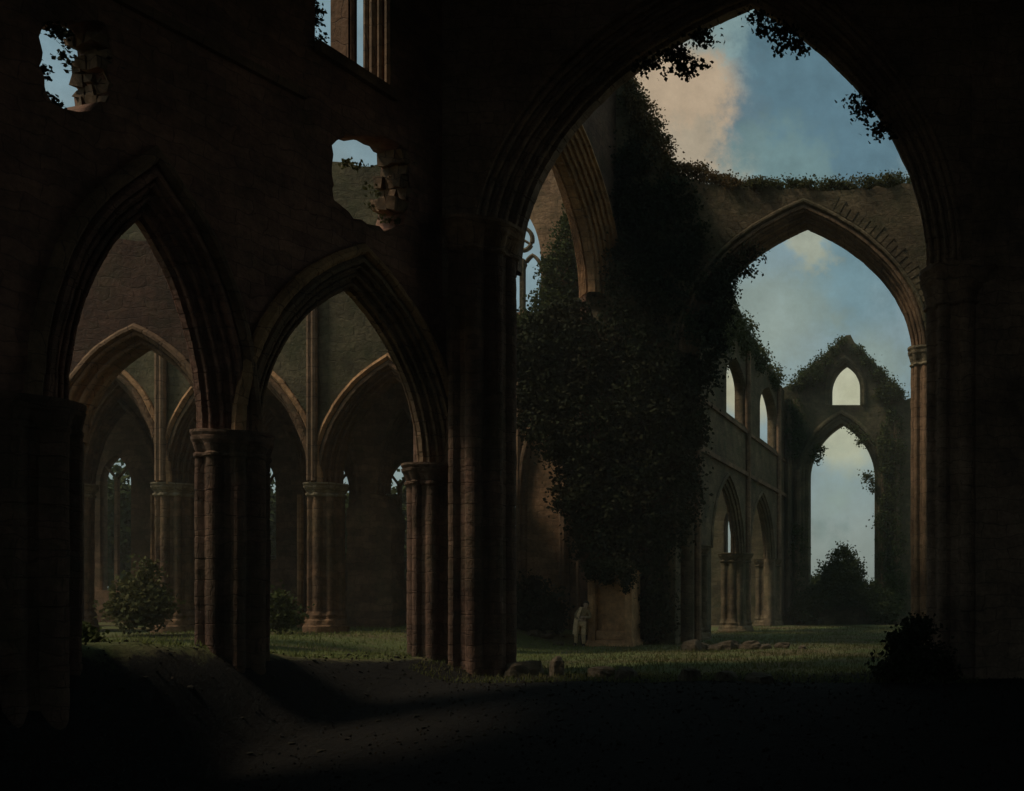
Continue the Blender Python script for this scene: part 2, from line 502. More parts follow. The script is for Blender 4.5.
def pier(name, x, y, R, z0, zcap, label, cat, mat, rot=0.0, group=None, capmat=None, caph=0.55, parent=None, baseh=0.8, flare=1.0):
    t = parent or empty(name, (x, y, z0), 0, label, cat, group)
    lx, ly = (x - t.location.x, y - t.location.y)
    def put(nm, rings, mt, smooth=False):
        if nm == 'capital': rings = [(z, 1 + (q - 1) * flare, b) for z, q, b in rings]
        v, f = cluster(R, rings, rot=rot)
        v = weather([(a + lx, b + ly, c + (z0 - t.location.z)) for a, b, c in v], min(.014, R * .025), x * 3 + y)
        return mk(nm, v, f, mt, t)
    h = zcap - z0
    put('base', [(-0.8, 1.22, .9), (0.2, 1.22, .9), (0.24, 1.17, .8), (0.4, 1.15, .6), (0.45, 1.09, .4), (0.58, 1.12, .3), (0.66, 1.06, .2), (baseh, 1.01, 0)], mat)
    nseg = max(14, int(h * 5))
    rg = []; jr = random.Random(int(x * 131 + y * 17)); z = baseh - .02; zt_ = h - caph + .02
    while z < zt_ - .05:
        ch = min(jr.uniform(.34, .52), zt_ - z); s_ = 1 + jr.uniform(-.008, .008)
        if zt_ - z - ch < .12: ch = zt_ - z
        rg += [(z + .004, s_ - .022, 0), (z + .016, s_, 0), (z + ch * .5, s_ + .004, 0), (z + ch - .012, s_, 0)]
        z += ch
    rg.append((zt_, 1, 0))
    put('shaft', rg, mat)
    put('capital', [(h - caph, 1.02, 0), (h - caph + .04, 1.09, .2), (h - caph + .09, 1.09, .2), (h - caph + .12, 1.0, .2), (h - caph * .45, 1.12, .5),
                    (h - caph * .36, 1.17, .7), (h - caph * .24, 1.19, .8), (h - caph * .22, 1.13, .8), (h - caph * .1, 1.20, .9), (h, 1.20, .9)], capmat or mat)
    return t

rng = np.random.default_rng(11)
def leaves_mesh(name, P, size, mat, parent=None, loc=(0, 0, 0), up=0.3, aspect=0.75, svar=0.5):
    """P: n x 3 world points; one folded leaf at each"""
    n = len(P)
    a = rng.normal(size=(n, 3)); a /= np.linalg.norm(a, axis=1)[:, None]
    b = rng.normal(size=(n, 3)); b[:, 2] -= up
    b -= (a * b).sum(1)[:, None] * a
    b /= np.linalg.norm(b, axis=1)[:, None]
    c = np.cross(a, b)
    s = size * (1 - svar / 2 + svar * rng.random(n))[:, None]
    w = s * aspect * 0.5
    v = np.stack([P - b * s * .5, P + c * w + a * s * .12 - b * s * .08, P + b * s * .5, P - c * w + a * s * .12 - b * s * .08], 1).reshape(-1, 3)
    v = v - np.array(loc)
    me = bpy.data.meshes.new(name)
    me.vertices.add(n * 4); me.vertices.foreach_set('co', v.astype(np.float32).ravel())
    me.loops.add(n * 4); me.loops.foreach_set('vertex_index', np.arange(n * 4, dtype=np.int32))
    me.polygons.add(n); me.polygons.foreach_set('loop_start', np.arange(0, n * 4, 4, dtype=np.int32))
    me.polygons.foreach_set('loop_total', np.full(n, 4, dtype=np.int32))
    me.update(calc_edges=True)
    o = link_mesh(name, me, mat, parent)
    if parent is None:
        o.location = loc
    return o
def blob(n, ells, clump=30, spread=0.28, shell=0.6):
    """clumped points filling ellipsoids [(cx,cy,cz,rx,ry,rz,weight)]"""
    E = np.array(ells, float)
    w = E[:, 6] / E[:, 6].sum()
    k = max(4, n // clump)
    idx = rng.choice(len(E), k, p=w)
    d = rng.normal(size=(k, 3)); d /= np.linalg.norm(d, axis=1)[:, None]
    r = np.where(rng.random(k) < shell, 0.78 + 0.27 * rng.random(k), rng.random(k) ** (1 / 3.))
    C = E[idx, :3] + d * r[:, None] * E[idx, 3:6]
    j = rng.integers(0, k, n)
    cs = spread * (0.5 + rng.random(k))
    return C[j] + rng.normal(size=(n, 3)) * (cs[j])[:, None] * np.array([1, 1, 0.8])
def wpt(px, py, Y):
    return ((px - VX) / F * Y, Y, EYE + (VY - py) / F * Y)
def ell(px, py, Y, rx, ry, depth, w=None):
    """ellipsoid centred where the pixel ray meets depth Y, radii given in image pixels at that depth / metres deep"""
    x, y, z = wpt(px, py, Y)
    a, b = rx * Y / F, ry * Y / F
    return (x, y, z, a, depth, b, w if w else a * b)
def foliage(name, label, cat, n, ells, size, mat, group=None, clump=30, spread=0.28, shell=0.6, base=None, **kw):
    P = blob(n, ells, clump, spread, shell)
    loc = base or (float(P[:, 0].mean()), float(P[:, 1].mean()), float(P[:, 2].min()))
    o = leaves_mesh(name, P, size, mat, loc=loc, **kw)
    return tag(o, label, cat, group)

# ------------------------------------------------------------------ ground
def sstep(a, b, x):
    t = min(1, max(0, (x - a) / (b - a))); return t * t * (3 - 2 * t)
AX0, AY0 = -15.43, 16.81                 # near pier of the arcade
UA = Vector((0.2723, 0.9622))
def arcade_x(y):
    return AX0 + (y - AY0) * 0.283
def ground_h(x, y):
    nb = 0.10 * mnoise.noise(Vector((x * .35, y * .35, 1.7))) + 0.05 * mnoise.noise(Vector((x * 1.1, y * 1.1, 4.2)))
    north = sstep(-14.6, -19.5, x) * 0.75 * sstep(62, 48, y)
    if y < 27.5:
        d = arcade_x(y) - x              # > 0 on the aisle side
        side = sstep(-1.5, 0.4, d)
        near = -2.4 * sstep(24.5, 14.0, y)  # bank sloped towards the viewer to keep the foreground dark
        aisle = 1.15 - 0.65 * sstep(18.5, 24.5, y)
        far = sstep(25.0, 27.5, y)
        v = (near * (1 - side) + aisle * side) * (1 - far) + (north if d < 0 else max(north, 0.5 * (1 - far) + north * far)) * far
        h = v
        if d > 0:
            h = aisle * (1 - far) + max(north, 0.45) * far if d > 0.5 else h
    else:
        h = north
        d = arcade_x(y) - x
    return h + nb * 0.8
xs = sorted(set([-420, -200, -120, -80, -60] + [round(-48 + i * 0.4, 3) for i in range(150)] + [14, 20, 30, 60, 120, 200, 420]))
ys = sorted(set([-420, -200, -80, -40, -20, -12] + [round(-8 + i * 0.4, 3) for i in range(215)] + [80, 86, 95, 120, 160, 240, 420]))
gv = [(x, y, ground_h(x, y)) for y in ys for x in xs]
nx = len(xs)
gf = [(j * nx + i, j * nx + i + 1, (j + 1) * nx + i + 1, (j + 1) * nx + i) for j in range(len(ys) - 1) for i in range(nx - 1)]
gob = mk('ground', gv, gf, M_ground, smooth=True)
at = gob.data.attributes.new('bare_shade', 'FLOAT', 'POINT')
at.data.foreach_set('value', [sstep(28.6, 24.2, y) * sstep(-0.7, 0.5, x - arcade_x(y)) for x, y, z in gv])  # mask of the near ground where shade is painted in
tag(gob, 'rough turf and earth floor of the ruined abbey, foreground shade painted in', None, None, 'structure')

# ------------------------------------------------------------------ the arcade on the left
FA = Frame(AX0, AY0, math.atan2(UA.y, UA.x))
U1, U2 = 3.92, 9.76
T_A = 0.85
VS, VA = 5.25, 9.0
A_A = 0.55
wallA = FA.empty('arcade_wall', 'tall dark wall at left with two pointed arches, a tall window and broken holes', 'wall')
archA1 = arch(0.95, U1 - 0.60, VS, VA, n=22)
archA2 = arch(U1 + 0.60, U2 - 0.86, VS, VA, n=22)
def hole_to_floor(path, A, down):
    o = offs(path, A)
    return [(o[0][0], down)] + o + [(o[-1][0], down)]
holesA = [hole_to_floor(archA1, A_A, -2.9), hole_to_floor(archA2, A_A, -2.9)]
# extra bays further left, outside the frame
for k in range(1, 4):
    c = -5.2 * k + 1.6
    p = arch(c - 1.9, c + 1.9, VS, VA)
    if k > 1: holesA.append(hole_to_floor(p, A_A, -2.9)) if False else None
breach_tri = ragged(FA.poly([(333, 146), (342, 136), (366, 134), (392, 138), (408, 150), (410, 190), (404, 228), (384, 230), (348, 214), (334, 198), (331, 166)]), 0.05, 0.16, 3)
breach_left = ragged(FA.poly([(38, 38), (42, 24), (60, 20), (84, 18), (108, 22), (112, 60), (110, 104), (80, 110), (54, 104), (42, 76)]), 0.06, 0.14, 5)
holesA.append(breach_tri)
holesA.append(breach_left)
cler = FA.poly([(315, -150), (315, 42), (393, 92), (393, -90)])
cl_u0, cl_u1 = cler[0][0], cler[2][0]
v_sill = cler[1][1]
cler = [(cl_u0, 19.0), (cl_u0, v_sill), (cl_u1, cler[2][1]), (cl_u1, 19.0)]
holesA.append(cler)
outA = [(-30, -3.4), (U2 + 0.9, -3.4), (U2 + 0.9, 22.0), (-30, 22.0)]
link_mesh('wall', slab(outA, holesA, T_A), M_red, wallA)
pr = profile(A_A, T_A, 3)
mk('arch_moulding', *sweep(archA1, pr), M_red, wallA)
mk('arch_moulding', *sweep(archA2, pr), M_mould, wallA)
# hood over the second arch stands proud
hp = [(A_A + .34, -.002), (A_A + .34, -.10), (A_A + .26, -.17), (A_A + .18, -.17), (A_A + .12, -.10), (A_A + .11, -.05)]
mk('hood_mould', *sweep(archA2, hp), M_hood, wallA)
mk('hood_mould', *sweep(archA1, hp), M_choirm, wallA)
# clerestory mullion, jamb shafts and sloping sill
mu = (FA.uv(330, 50, 0.55)[0] + FA.uv(346, 50, 0.55)[0]) / 2
mw_ = abs(FA.uv(346, 50, 0.55)[0] - FA.uv(330, 50, 0.55)[0]) / 2
mull = join([box(mu - mw_ * .5, mu + mw_ * .5, 0.15, 0.65, v_sill - 1.2, 19), tube([(mu, 0.12, v_sill - 1), (mu, 0.12, 19)], 0.08), tube([(mu + .05, 0.68, v_sill - 1), (mu + .05, 0.68, 19)], 0.08)])
mk('mullion', *mull, M_choirm, wallA)
js = [tube([(cl_u1 + dx, dy, cler[2][1] - .3), (cl_u1 + dx, dy, 19)], rr) for dx, dy, rr in ((-.02, .10, .09), (-.05, .30, .08), (-.03, .52, .10), (-.02, .74, .08))]
for q in js: mk('jamb_shaft', *q, M_mould, wallA)
def sill_prism(y0, y1, drop):
    a, b = (cl_u0, v_sill), (cl_u1, cler[2][1])
    vs = []
    for (u, v) in (a, b):
        vs += [(u, y0, v - drop), (u, y0, v + .02), (u, y1, v + .14), (u, y1, v - drop)]
    return vs, [(0, 1, 5, 4), (1, 2, 6, 5), (2, 3, 7, 6), (3, 0, 4, 7), (0, 3, 2, 1), (4, 5, 6, 7)]
mk('window_sill', *sill_prism(-0.16, .82, 0.22), M_choirm, wallA)
# toothed jamb stones left where the wall is broken
def toothed(poly_px, side_u, v0, v1, seed, nrow):
    r = random.Random(seed); parts = []
    h = (v1 - v0) / nrow
    for i in range(nrow):
        out = r.uniform(0.05, 0.34) * (1 if i % 2 else 0.35)
        for (y0, y1) in ((0.03, 0.27), (0.29, 0.56), (0.58, 0.82)):
            o2 = out * r.uniform(0.6, 1.3)
            parts.append(box(side_u - o2, side_u + 0.25, y0, y1, v0 + i * h + .012, v0 + (i + 1) * h - .012, 0.045, r))
    return join(parts)
su, sv0 = FA.uv(409, 226); _, sv1 = FA.uv(409, 152)
mk('broken_jamb', *toothed(None, su, sv0, sv1, 4, 6), M_mould, wallA)
su, sv0 = FA.uv(111, 106); _, sv1 = FA.uv(111, 24)
mk('broken_jamb', *toothed(None, su, sv0, sv1, 9, 7), M_mould, wallA)
# string course under the window, wall shafts between the arches
mk('string_course', *join([box(-8, cl_u0 - 0.3, -0.13, 0.05, 12.6, 12.78)]), M_choirm, wallA)
def wp(u, w=0.0):
    p = FA.o + FA.u * u + FA.n * w
    return p.x, p.y
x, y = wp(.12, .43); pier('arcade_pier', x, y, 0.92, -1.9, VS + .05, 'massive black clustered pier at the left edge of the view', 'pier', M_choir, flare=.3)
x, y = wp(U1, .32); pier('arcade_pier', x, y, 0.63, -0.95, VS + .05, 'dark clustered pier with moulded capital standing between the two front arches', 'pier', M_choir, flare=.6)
# crossing pier: low respond for the arcade arch, tall shaft for the great arch
cpX, cpY = wpt(481, 0, 26.0)[:2]
cp = empty('crossing_pier', (cpX, cpY, -0.3), 0, 'tall dark crossing pier with a high capital, carrying the left foot of the great arch', 'pier')
pier('x', cpX, cpY, 0.84, -0.75, 11.35, None, None, M_choir, parent=cp, caph=0.8, capmat=M_choirm, rot=0.2)
rx_, ry_ = wp(U2 - .42, .43)
pier('x', rx_, ry_, 0.62, -0.5, VS + .05, None, None, M_choir, parent=cp, rot=0.4)
x2, y2 = wp(U2 - .1, .35)
v, f = cluster(1.0, [(-.6, 1, 0), (5, 1, 0), (22, 1, 0)], rot=.3)
mk('pier_core', [(a + x2 - cpX, b + y2 - cpY + 0.5, c) for a, b, c in v], f, M_choir, cp)

# ------------------------------------------------------------------ the great arch (crossing, near side)
YB = 25.6
FB = Frame(0, YB, 0)
def ub(px): return (px - VX) / F * YB
def vb(py): return EYE + (VY - py) / F * YB
T_B = 1.6
A_B = 0.85
pathB = arch(ub(506), ub(926), vb(262), vb(-12), ua=ub(745), k=1.8, n=36)
gw = FB.empty('great_arch_wall', 'black wall pierced by the great pointed arch that frames the sky', 'wall')
oB = offs(pathB, A_B)
holeB = [(oB[0][0], -2.9)] + oB + [(oB[-1][0], -2.9)]
link_mesh('wall', slab([(ub(470), -3.4), (16, -3.4), (16, 24), (ub(440), 24), (ub(440), 9.5), (ub(470), 9.5)], [holeB], T_B), M_grey, gw)
mk('arch_moulding', *sweep(pathB, profile(A_B, T_B, 4)), M_grey, gw)
spX = ub(926) + 0.85
sp = empty('crossing_pier', (spX, YB + .3, -1.0), 0, 'huge black pier at the right edge with a corbel under the great arch', 'pier')
pier('x', spX + .1, YB + .5, 0.95, -1.0, vb(268), None, None, M_grey, parent=sp, caph=1.0, rot=0.1)
v, f = box(0.3, 4.5, -0.6, 1.0, -1.5, 22.0)
mk('pier_mass', v, f, M_grey, sp)

# unseen choir shell added to darken the foreground: right wall, end wall, vault
tag(mk('choir_shade_wall', *box(5.2, 6.6, -14, YB + 2, -4, 22), M_choir), 'unseen side wall added to shade the choir, right of the great pier', 'wall')
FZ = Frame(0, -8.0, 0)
ewin = arch(-14.5, 3.5, 12.0, 19.0, n=14)  # opening added behind the viewer to let in frontal fill light
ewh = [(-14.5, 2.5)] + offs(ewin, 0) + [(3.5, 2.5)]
ez = FZ.empty('choir_shade_end_wall', 'unseen end wall added behind the viewer, its huge window letting in fill light', 'wall')
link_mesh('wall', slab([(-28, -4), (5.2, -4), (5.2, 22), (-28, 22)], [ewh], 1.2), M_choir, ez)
for q in range(1, 4):
    cx_ = -14.5 + 18.0 * q / 4
    mk('mullion', *box(cx_ - .15, cx_ + .15, .3, .7, 2.4, 18.7 if q == 2 else 16.6), M_choirm, ez)
vv = []; nseg = 16
for yy in (-14.2, YB + .2):
    xl = arcade_x(yy) - 1.0; xr = 5.6
    for lay in (0, 0.6):
        for i in range(nseg + 1):
            q = i / nseg
            vv.append((xl + (xr - xl) * q, yy, 19.2 + lay + 4.2 * (1 - abs(2 * q - 1) ** 1.7)))
m1 = nseg + 1
ff = []
for i in range(nseg):
    for lay in (0, 1):
        a = lay * m1 + i
        ff.append((a, a + 1, a + 1 + 2 * m1, a + 2 * m1))
ff += [tuple(range(m1)) + tuple(range(2 * m1 - 1, m1 - 1, -1)), tuple(range(2 * m1, 3 * m1)) + tuple(range(4 * m1 - 1, 3 * m1 - 1, -1))]
tag(mk('choir_shade_vault', vv, ff, M_choir), 'unseen dark vault added over the choir to darken the foreground', 'vault')

# ------------------------------------------------------------------ second arch (crossing, far side)
YC = 39.6
FC = Frame(0, YC, 0)
def uc(px): return (px - VX) / F * YC
def vc(py): return EYE + (VY - py) / F * YC
T_C = 1.5; A_C = 0.52
pathC = arch(uc(695), uc(911), vc(352), vc(222), ua=uc(804), k=1.8, n=30)
w2 = FC.empty('second_arch_wall', 'brown ruined wall with a moulded pointed arch, its flat top grown with weeds', 'wall')
oC = offs(pathC, A_C)
topC = ragged([(uc(1000), vc(185)), (uc(930), vc(187)), (uc(905), vc(184)), (uc(860), vc(190)), (uc(780), vc(188)), (uc(735), vc(186)), (uc(705), vc(184)), (uc(668), vc(172)),
               (uc(655), vc(140)), (uc(640), vc(112)), (uc(626), vc(85)), (uc(612), vc(40)), (uc(606), vc(-40)), (uc(585), vc(-40))], 0.09, 0.35, 12, closed=False)
link_mesh('wall', slab([(uc(600), 11.9), (oC[0][0], oC[0][1] - .1)] + oC + [(oC[-1][0], -.8), (uc(1000), -.8)] + topC + [(uc(585), vc(290))], [], T_C), M_wall, w2)
mk('arch_moulding', *sweep(pathC, profile(A_C, T_C, 3)), M_mould, w2)
hpC = [(A_C + .30, -.002), (A_C + .30, -.10), (A_C + .24, -.15), (A_C + .17, -.15), (A_C + .12, -.05)]
mk('hood_mould', *sweep(pathC, hpC), M_wall, w2)
# ring of voussoirs round the arch
vp = []
r = random.Random(5)
for i in range(3, len(pathC) - 4):
    u, v, nu, nv = pathC[i]; u2_, v2_, nu2, nv2 = pathC[i + 1]
    a0, a1 = A_C + .34, A_C + .34 + r.uniform(.40, .62)
    g = 0.10
    q = []
    for (a, tt) in ((a0, g), (a0, 1 - g), (a1, 1 - g), (a1, g)):
        uu = u + (u2_ - u) * tt; v_ = v + (v2_ - v) * tt
        nn = Vector((nu + (nu2 - nu) * tt, nv + (nv2 - nv) * tt)).normalized()
        q.append((uu + nn.x * a, v_ + nn.y * a))
    pd = r.uniform(.015, .05)
    vs_ = [(p[0], 0.02, p[1]) for p in q] + [(p[0], -pd, p[1]) for p in q]
    if max(p[1] for p in q) > vc(193): continue
    vp.append((vs_, [(4, 5, 6, 7), (0, 1, 5, 4), (1, 2, 6, 5), (2, 3, 7, 6), (3, 0, 4, 7)]))
cxa = uc(804)
for sg in (-1, 1):
    mk('voussoir_ring', *join([q for q in vp if (q[0][0][0] - cxa) * sg > 0]), M_wall, w2)
fp = empty('far_crossing_pier', (uc(926), YC + .6, -0.1), 0, 'pale shafted pier under the right foot of the second arch', 'pier')
pier('x', uc(926), YC + .6, 0.62, -0.1, vc(345), None, None, M_mould, parent=fp, caph=0.75, capmat=M_pale)

# ivy-grown pier and the transept arch that springs from it
ipX, ipY = wpt(640, 0, 41.8)[:2]
ip = empty('ivy_pier', (ipX, ipY, 0), 0, 'thick dark pier wrapped in hanging ivy behind the red tomb', 'pier')
pier('x', ipX, ipY, 1.15, -0.1, 12.5, None, None, M_choir, parent=ip, caph=0.8)
v, f = join([box(-1.9, 1.3, -0.6, .9, 12.4, 17.6, .05), box(-1.9, -.3, -0.6, .9, 17.58, 22.5, .05)])
mk('pier_mass', v, f, M_wall, ip)

XD = -13.3
FD = Frame(XD, 26.0, math.pi / 2)
tw = FD.empty('transept_arch_wall', 'warm brown moulded arch leaning from the ivy pier towards the dark near pier', 'wall')
pathD = arch(1.2, 13.2, 13.6, 18.2, k=1.5, n=30)
oD = offs(pathD, 1.0)
link_mesh('wall', slab([(0.15, 13.3), (oD[0][0], 13.3)] + oD + [(oD[-1][0], -.6), (15.2, -.6), (15.2, 23), (0.15, 23)], [], 1.6), M_choir, tw)
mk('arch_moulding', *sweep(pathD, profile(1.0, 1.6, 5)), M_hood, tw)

# ------------------------------------------------------------------ north transept, behind the transept arch
YE = 45.5
FE = Frame(0, YE, 0)
def ue(px): return (px - VX) / F * YE
def ve(py): return EYE + (VY - py) / F * YE
T_E = 0.5
win = arch(ue(500), ue(541), ve(262), ve(208), k=1.6, n=16)
winh = [(ue(500), ve(312))] + [(p[0], p[1]) for p in win] + [(ue(541), ve(312))]
dslit = arch(ue(488), ue(517), ve(500), ve(470), k=1.6, n=8)
dh = [(ue(488), ve(612))] + [(p[0], p[1]) for p in dslit] + [(ue(517), ve(612))]
et = FE.empty('transept_wall', 'reddish brown transept wall with a traceried window seen past the tall pier', 'wall')
topE = ragged([(ue(668), ve(150)), (ue(560), ve(160)), (ue(440), ve(150))], .1, .4, 8, closed=False)
link_mesh('wall', slab([(ue(440), -1), (ue(668), -1)] + topE, [winh, dh], T_E), M_trans, et)
tr = []
c = ue(521)
tr.append(box(c - .09, c + .09, .05, .3, ve(314), ve(258)))
def ring(cu, cv, ru, rv, rad, y=.18, a0=0, a1=360, n=22):
    return tube([(cu + ru * math.cos(math.radians(a0 + (a1 - a0) * i / n)), y, cv + rv * math.sin(math.radians(a0 + (a1 - a0) * i / n))) for i in range(n + 1)], rad, 6)
hw = (ue(541) - ue(500)) / 2
tr.append(ring(c, ve(238), hw * .48, hw * .55, .10))
for s in (-1, 1):
    pa = arch(c + min(0, s * hw), c + max(0, s * hw), ve(276), ve(254), k=1.5, n=10)
    tr.append(tube([(p[0], .18, p[1]) for p in pa], .09, 6))
for k_ in range(3):
    a = math.radians(90 + 120 * k_)
    tr.append(tube([(c, .18, ve(238)), (c + hw * .45 * math.cos(a), .18, ve(238) + hw * .5 * math.sin(a))], .06, 5))
mk('window_tracery', *join(tr), M_wall, et)
arc_r = arch(ue(527), ue(560), ve(500), ve(420), k=1.8, n=16, down=0.2)
mk('blind_arch', *sweep(arc_r, [(.45, -.003), (.45, -.12), (.33, -.22), (.22, -.22), (.16, -.1), (.05, -.1), (0, -.02), (-.02, -.002)]), M_mould, et)
shp = [tube([(ue(p_), -.12, 0), (ue(p_), -.12, ve(t_))], .12, 8) for p_, t_ in ((520, 330), (566, 300), (580, 420))]
for q in shp: mk('wall_shaft', *q, M_mould, et)

# ------------------------------------------------------------------ nave: side wall and end wall with gable
XN = -11.3
FN = Frame(XN, 42.0, math.pi / 2)
YW = 66.0
def un(px): return XN * F / (px - VX) - 42.0
nave = FN.empty('nave_wall', 'sunlit ruined nave wall with two clerestory windows and arcade arches, running to the gable', 'wall')
T_N = 0.6
topN = ragged([(23.9, 15.0), (20.5, 15.4), (17.5, 15.5), (14.0, 15.9), (11.6, 16.2), (9.0, 17.0), (5, 17.4), (-1, 17.4)], .12, .4, 21, closed=False)
nh = []
for (a, b, apx) in ((un(726.5), un(746), 13.9), (un(760), un(777), 14.2)):
    p = arch(a, b, 12.6, apx, k=1.5, n=10)
    nh.append([(a, 10.8)] + [(q[0], q[1]) for q in p] + [(b, 10.8)])
narches = []
for (a, b) in ((5.0, 10.9), (13.4, 19.6)):
    p = arch(a, b, 4.1, 7.3, k=1.6, n=16); narches.append(p)
    nh.append(hole_to_floor(p, .5, -.5))
nh.append([(-0.6, -.5), (-0.6, 5.0), (0.4, 6.6), (1.0, 6.6), (1.3, 5.0), (1.3, -.5)])
link_mesh('wall', slab([(-1.4, -1), (23.9, -1)] + topN, nh, T_N), M_wall, nave)
for p in narches:
    mk('arch_moulding', *sweep(p, profile(.5, T_N, 2)), M_wall, nave)
shN = []
for u_ in (1.7, 12.1, 21.3):
    shN.append(tube([(u_, -.1, 0), (u_, -.1, 14.8)], .16, 8))
for q in shN: mk('wall_shaft', *q, M_mould, nave)
mk('string_course', *box(-1, 23.8, -.16, .02, 8.2, 8.4), M_mould, nave)
mk('string_course', *box(-1, 23.8, -.12, .02, 10.45, 10.6), M_mould, nave)
for u_, lab in ((2.9, 'brown clustered nave pier nearest the ivy pier'), (12.1, 'brown clustered nave pier between the two nave arches'), (21.3, 'brown clustered nave pier beside the end wall')):
    pier('nave_pier', XN - .55, 42 + u_, .78, -.1, 4.15, lab, 'pier', M_wall, caph=.5)

FW = Frame(0, YW, 0)
def uw(px): return (px - VX) / F * YW
def vw(py): return EYE + (VY - py) / F * YW
ww = FW.empty('gable_wall', 'pointed end gable of the nave with a tall window and a small window above it', 'wall')
T_W = 1.3
big = arch(uw(808), uw(875), vw(478), vw(423), k=1.75, n=24)
bigh = [(uw(808), vw(591))] + offs(big, .0) + [(uw(875), vw(591))]
sm = arch(uw(830), uw(860), vw(390), vw(363), k=1.7, n=12)
smh = [(uw(830), vw(405))] + offs(sm, 0) + [(uw(860), vw(405))]
l1 = arch(uw(723.5), uw(730.5), vw(528), vw(512), k=1.6, n=6); l1h = [(uw(723.5), vw(585))] + offs(l1, 0) + [(uw(730.5), vw(585))]
l2 = arch(uw(671), uw(680), vw(525), vw(505), k=1.6, n=6); l2h = [(uw(671), vw(602))] + offs(l2, 0) + [(uw(680), vw(602))]
door = arch(uw(822), uw(858), vw(606), vw(594.5), k=1.3, n=10); dh2 = None
gtop = ragged([(uw(985), vw(398)), (uw(915), vw(398)), (uw(906), vw(399)), (uw(895), vw(387)), (uw(879), vw(369)), (uw(863), vw(350)), (uw(850), vw(336)), (uw(844), vw(337)),
               (uw(832), vw(347)), (uw(815), vw(363)), (uw(801), vw(377)), (uw(790), vw(386)), (uw(780), vw(390)), (uw(779), vw(470)), (uw(620), vw(480))], .12, .4, 31, closed=False)
link_mesh('wall', slab([(uw(620), -1), (uw(985), -1)] + gtop, [bigh, smh, l1h, l2h], T_W), M_green, ww)
bj = arch(uw(808), uw(875), vw(478), vw(423), k=1.75, n=24, down=vw(591))
mk('window_moulding', *sweep(bj, [(.75, -.003), (.75, -.09), (.62, -.2), (.5, -.2), (.42, -.08), (.3, -.08), (.2, .02), (.1, -.02), (0.0, .12), (-.06, .3), (-.06, .5), (-.003, .6)]), M_green, ww)
sj = arch(uw(830), uw(860), vw(390), vw(363), k=1.7, n=12, down=vw(405))
mk('window_moulding', *sweep(sj, [(.4, -.003), (.4, -.1), (.28, -.16), (.12, -.08), (.02, .1), (-.03, .3), (-.003, .4)]), M_green, ww)
dj = arch(uw(822), uw(858), vw(606), vw(594.5), k=1.3, n=10, down=-.2)
mk('blocked_doorway', *sweep(dj, [(.3, -.003), (.3, -.12), (.15, -.16), (.0, -.02), (-.03, .2)]), M_green, ww)
shW = [tube([(uw(p_), -.15, 0), (uw(p_), -.15, vw(t_))], .2, 8) for p_, t_ in ((789, 400), (798, 470), (884, 470), (897, 420))]
for q in shW: mk('buttress_shaft', *q, M_wall, ww)

# ------------------------------------------------------------------ the side aisle seen under the two left arches
YF = 34.0
FFr = Frame(0, YF, 0)
def uf(px): return (px - VX) / F * YF
def vf(py): return EYE + (VY - py) / F * YF
T_F = 1.0
aw = FFr.empty('aisle_wall', 'mossy inner aisle wall on slender piers, seen under the two front arches', 'wall')
pA, pB, pC, pZ = 164, 317, 462, 60
vsF = vf(484)
af = []
for (a, b, ap) in ((pZ + 13, pA - 13, 386), (pA + 15, pB - 15, 372), (pB + 15, pC - 15, 378)):
    af.append(arch(uf(a), uf(b), vsF, vf(ap), k=1.8, n=20))
A_F = .40
fh = [hole_to_floor(p, A_F, -.2) for p in af]
topF = ragged([(uf(455), vf(160)), (uf(400), vf(158)), (uf(372), vf(164)), (uf(330), vf(163)), (uf(200), vf(190)), (uf(140), vf(200)), (uf(90), vf(190)), (uf(-60), vf(170))], .12, .35, 41, closed=False)
link_mesh('wall', slab([(uf(-60), -.6), (uf(455), -.6)] + topF, fh, T_F), M_green, aw)
for p in af:
    mk('arch_moulding', *sweep(p, profile(A_F, T_F, 3)), M_warm, aw)
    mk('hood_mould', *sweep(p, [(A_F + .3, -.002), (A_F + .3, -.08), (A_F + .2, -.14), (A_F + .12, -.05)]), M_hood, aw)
shF = [tube([(uf(p_), -.12, vsF + .1), (uf(p_), -.12, vf(t_))], .10, 8) for p_, t_ in ((161, 260), (165.5, 260), (312, 260), (316.5, 260))]
for q in shF: mk('wall_shaft', *q, M_mould, aw)
for p_, lab in ((pA, 'slender aisle pier with a pale capital under the left front arch'), (pB, 'reddish aisle pier in the middle of the right front arch'),
                (pC, 'aisle pier mostly hidden behind the dark crossing pier'), (pZ, 'aisle pier mostly hidden behind the left edge pier')):
    pier('aisle_pier', uf(p_), YF + .5, .56, .75, vsF + .05, lab, 'pier', M_warm, capmat=M_pale, caph=.45, baseh=.7)

# outer wall of the aisle with lancets, broken stub, dark cross arch
YG = 45.0
FG = Frame(0, YG, 0)
def ug(px): return (px - VX) / F * YG
def vg(py): return EYE + (VY - py) / F * YG
ow = FG.empty('outer_aisle_wall', 'dim outer aisle wall with narrow lancet windows showing greenery', 'wall')
oh = []; om = []
for (a, b, top, bot) in ((100, 131, 455, 590), (197, 228, 455, 580), (256, 276, 462, 560), (322, 349, 462, 560), (385, 412, 462, 580)):
    p = arch(ug(a), ug(b), vg(top + 28), vg(top), k=1.7, n=10)
    oh.append([(ug(a), vg(bot))] + offs(p, 0) + [(ug(b), vg(bot))])
    om.append((a, b, top, bot))
topG = ragged([(ug(438), vg(330)), (ug(300), vg(320)), (ug(150), vg(345)), (ug(-40), vg(340))], .15, .5, 44, closed=False)
link_mesh('wall', slab([(ug(-40), -.6), (ug(438), -.6)] + topG, oh, .4), M_warm, ow)
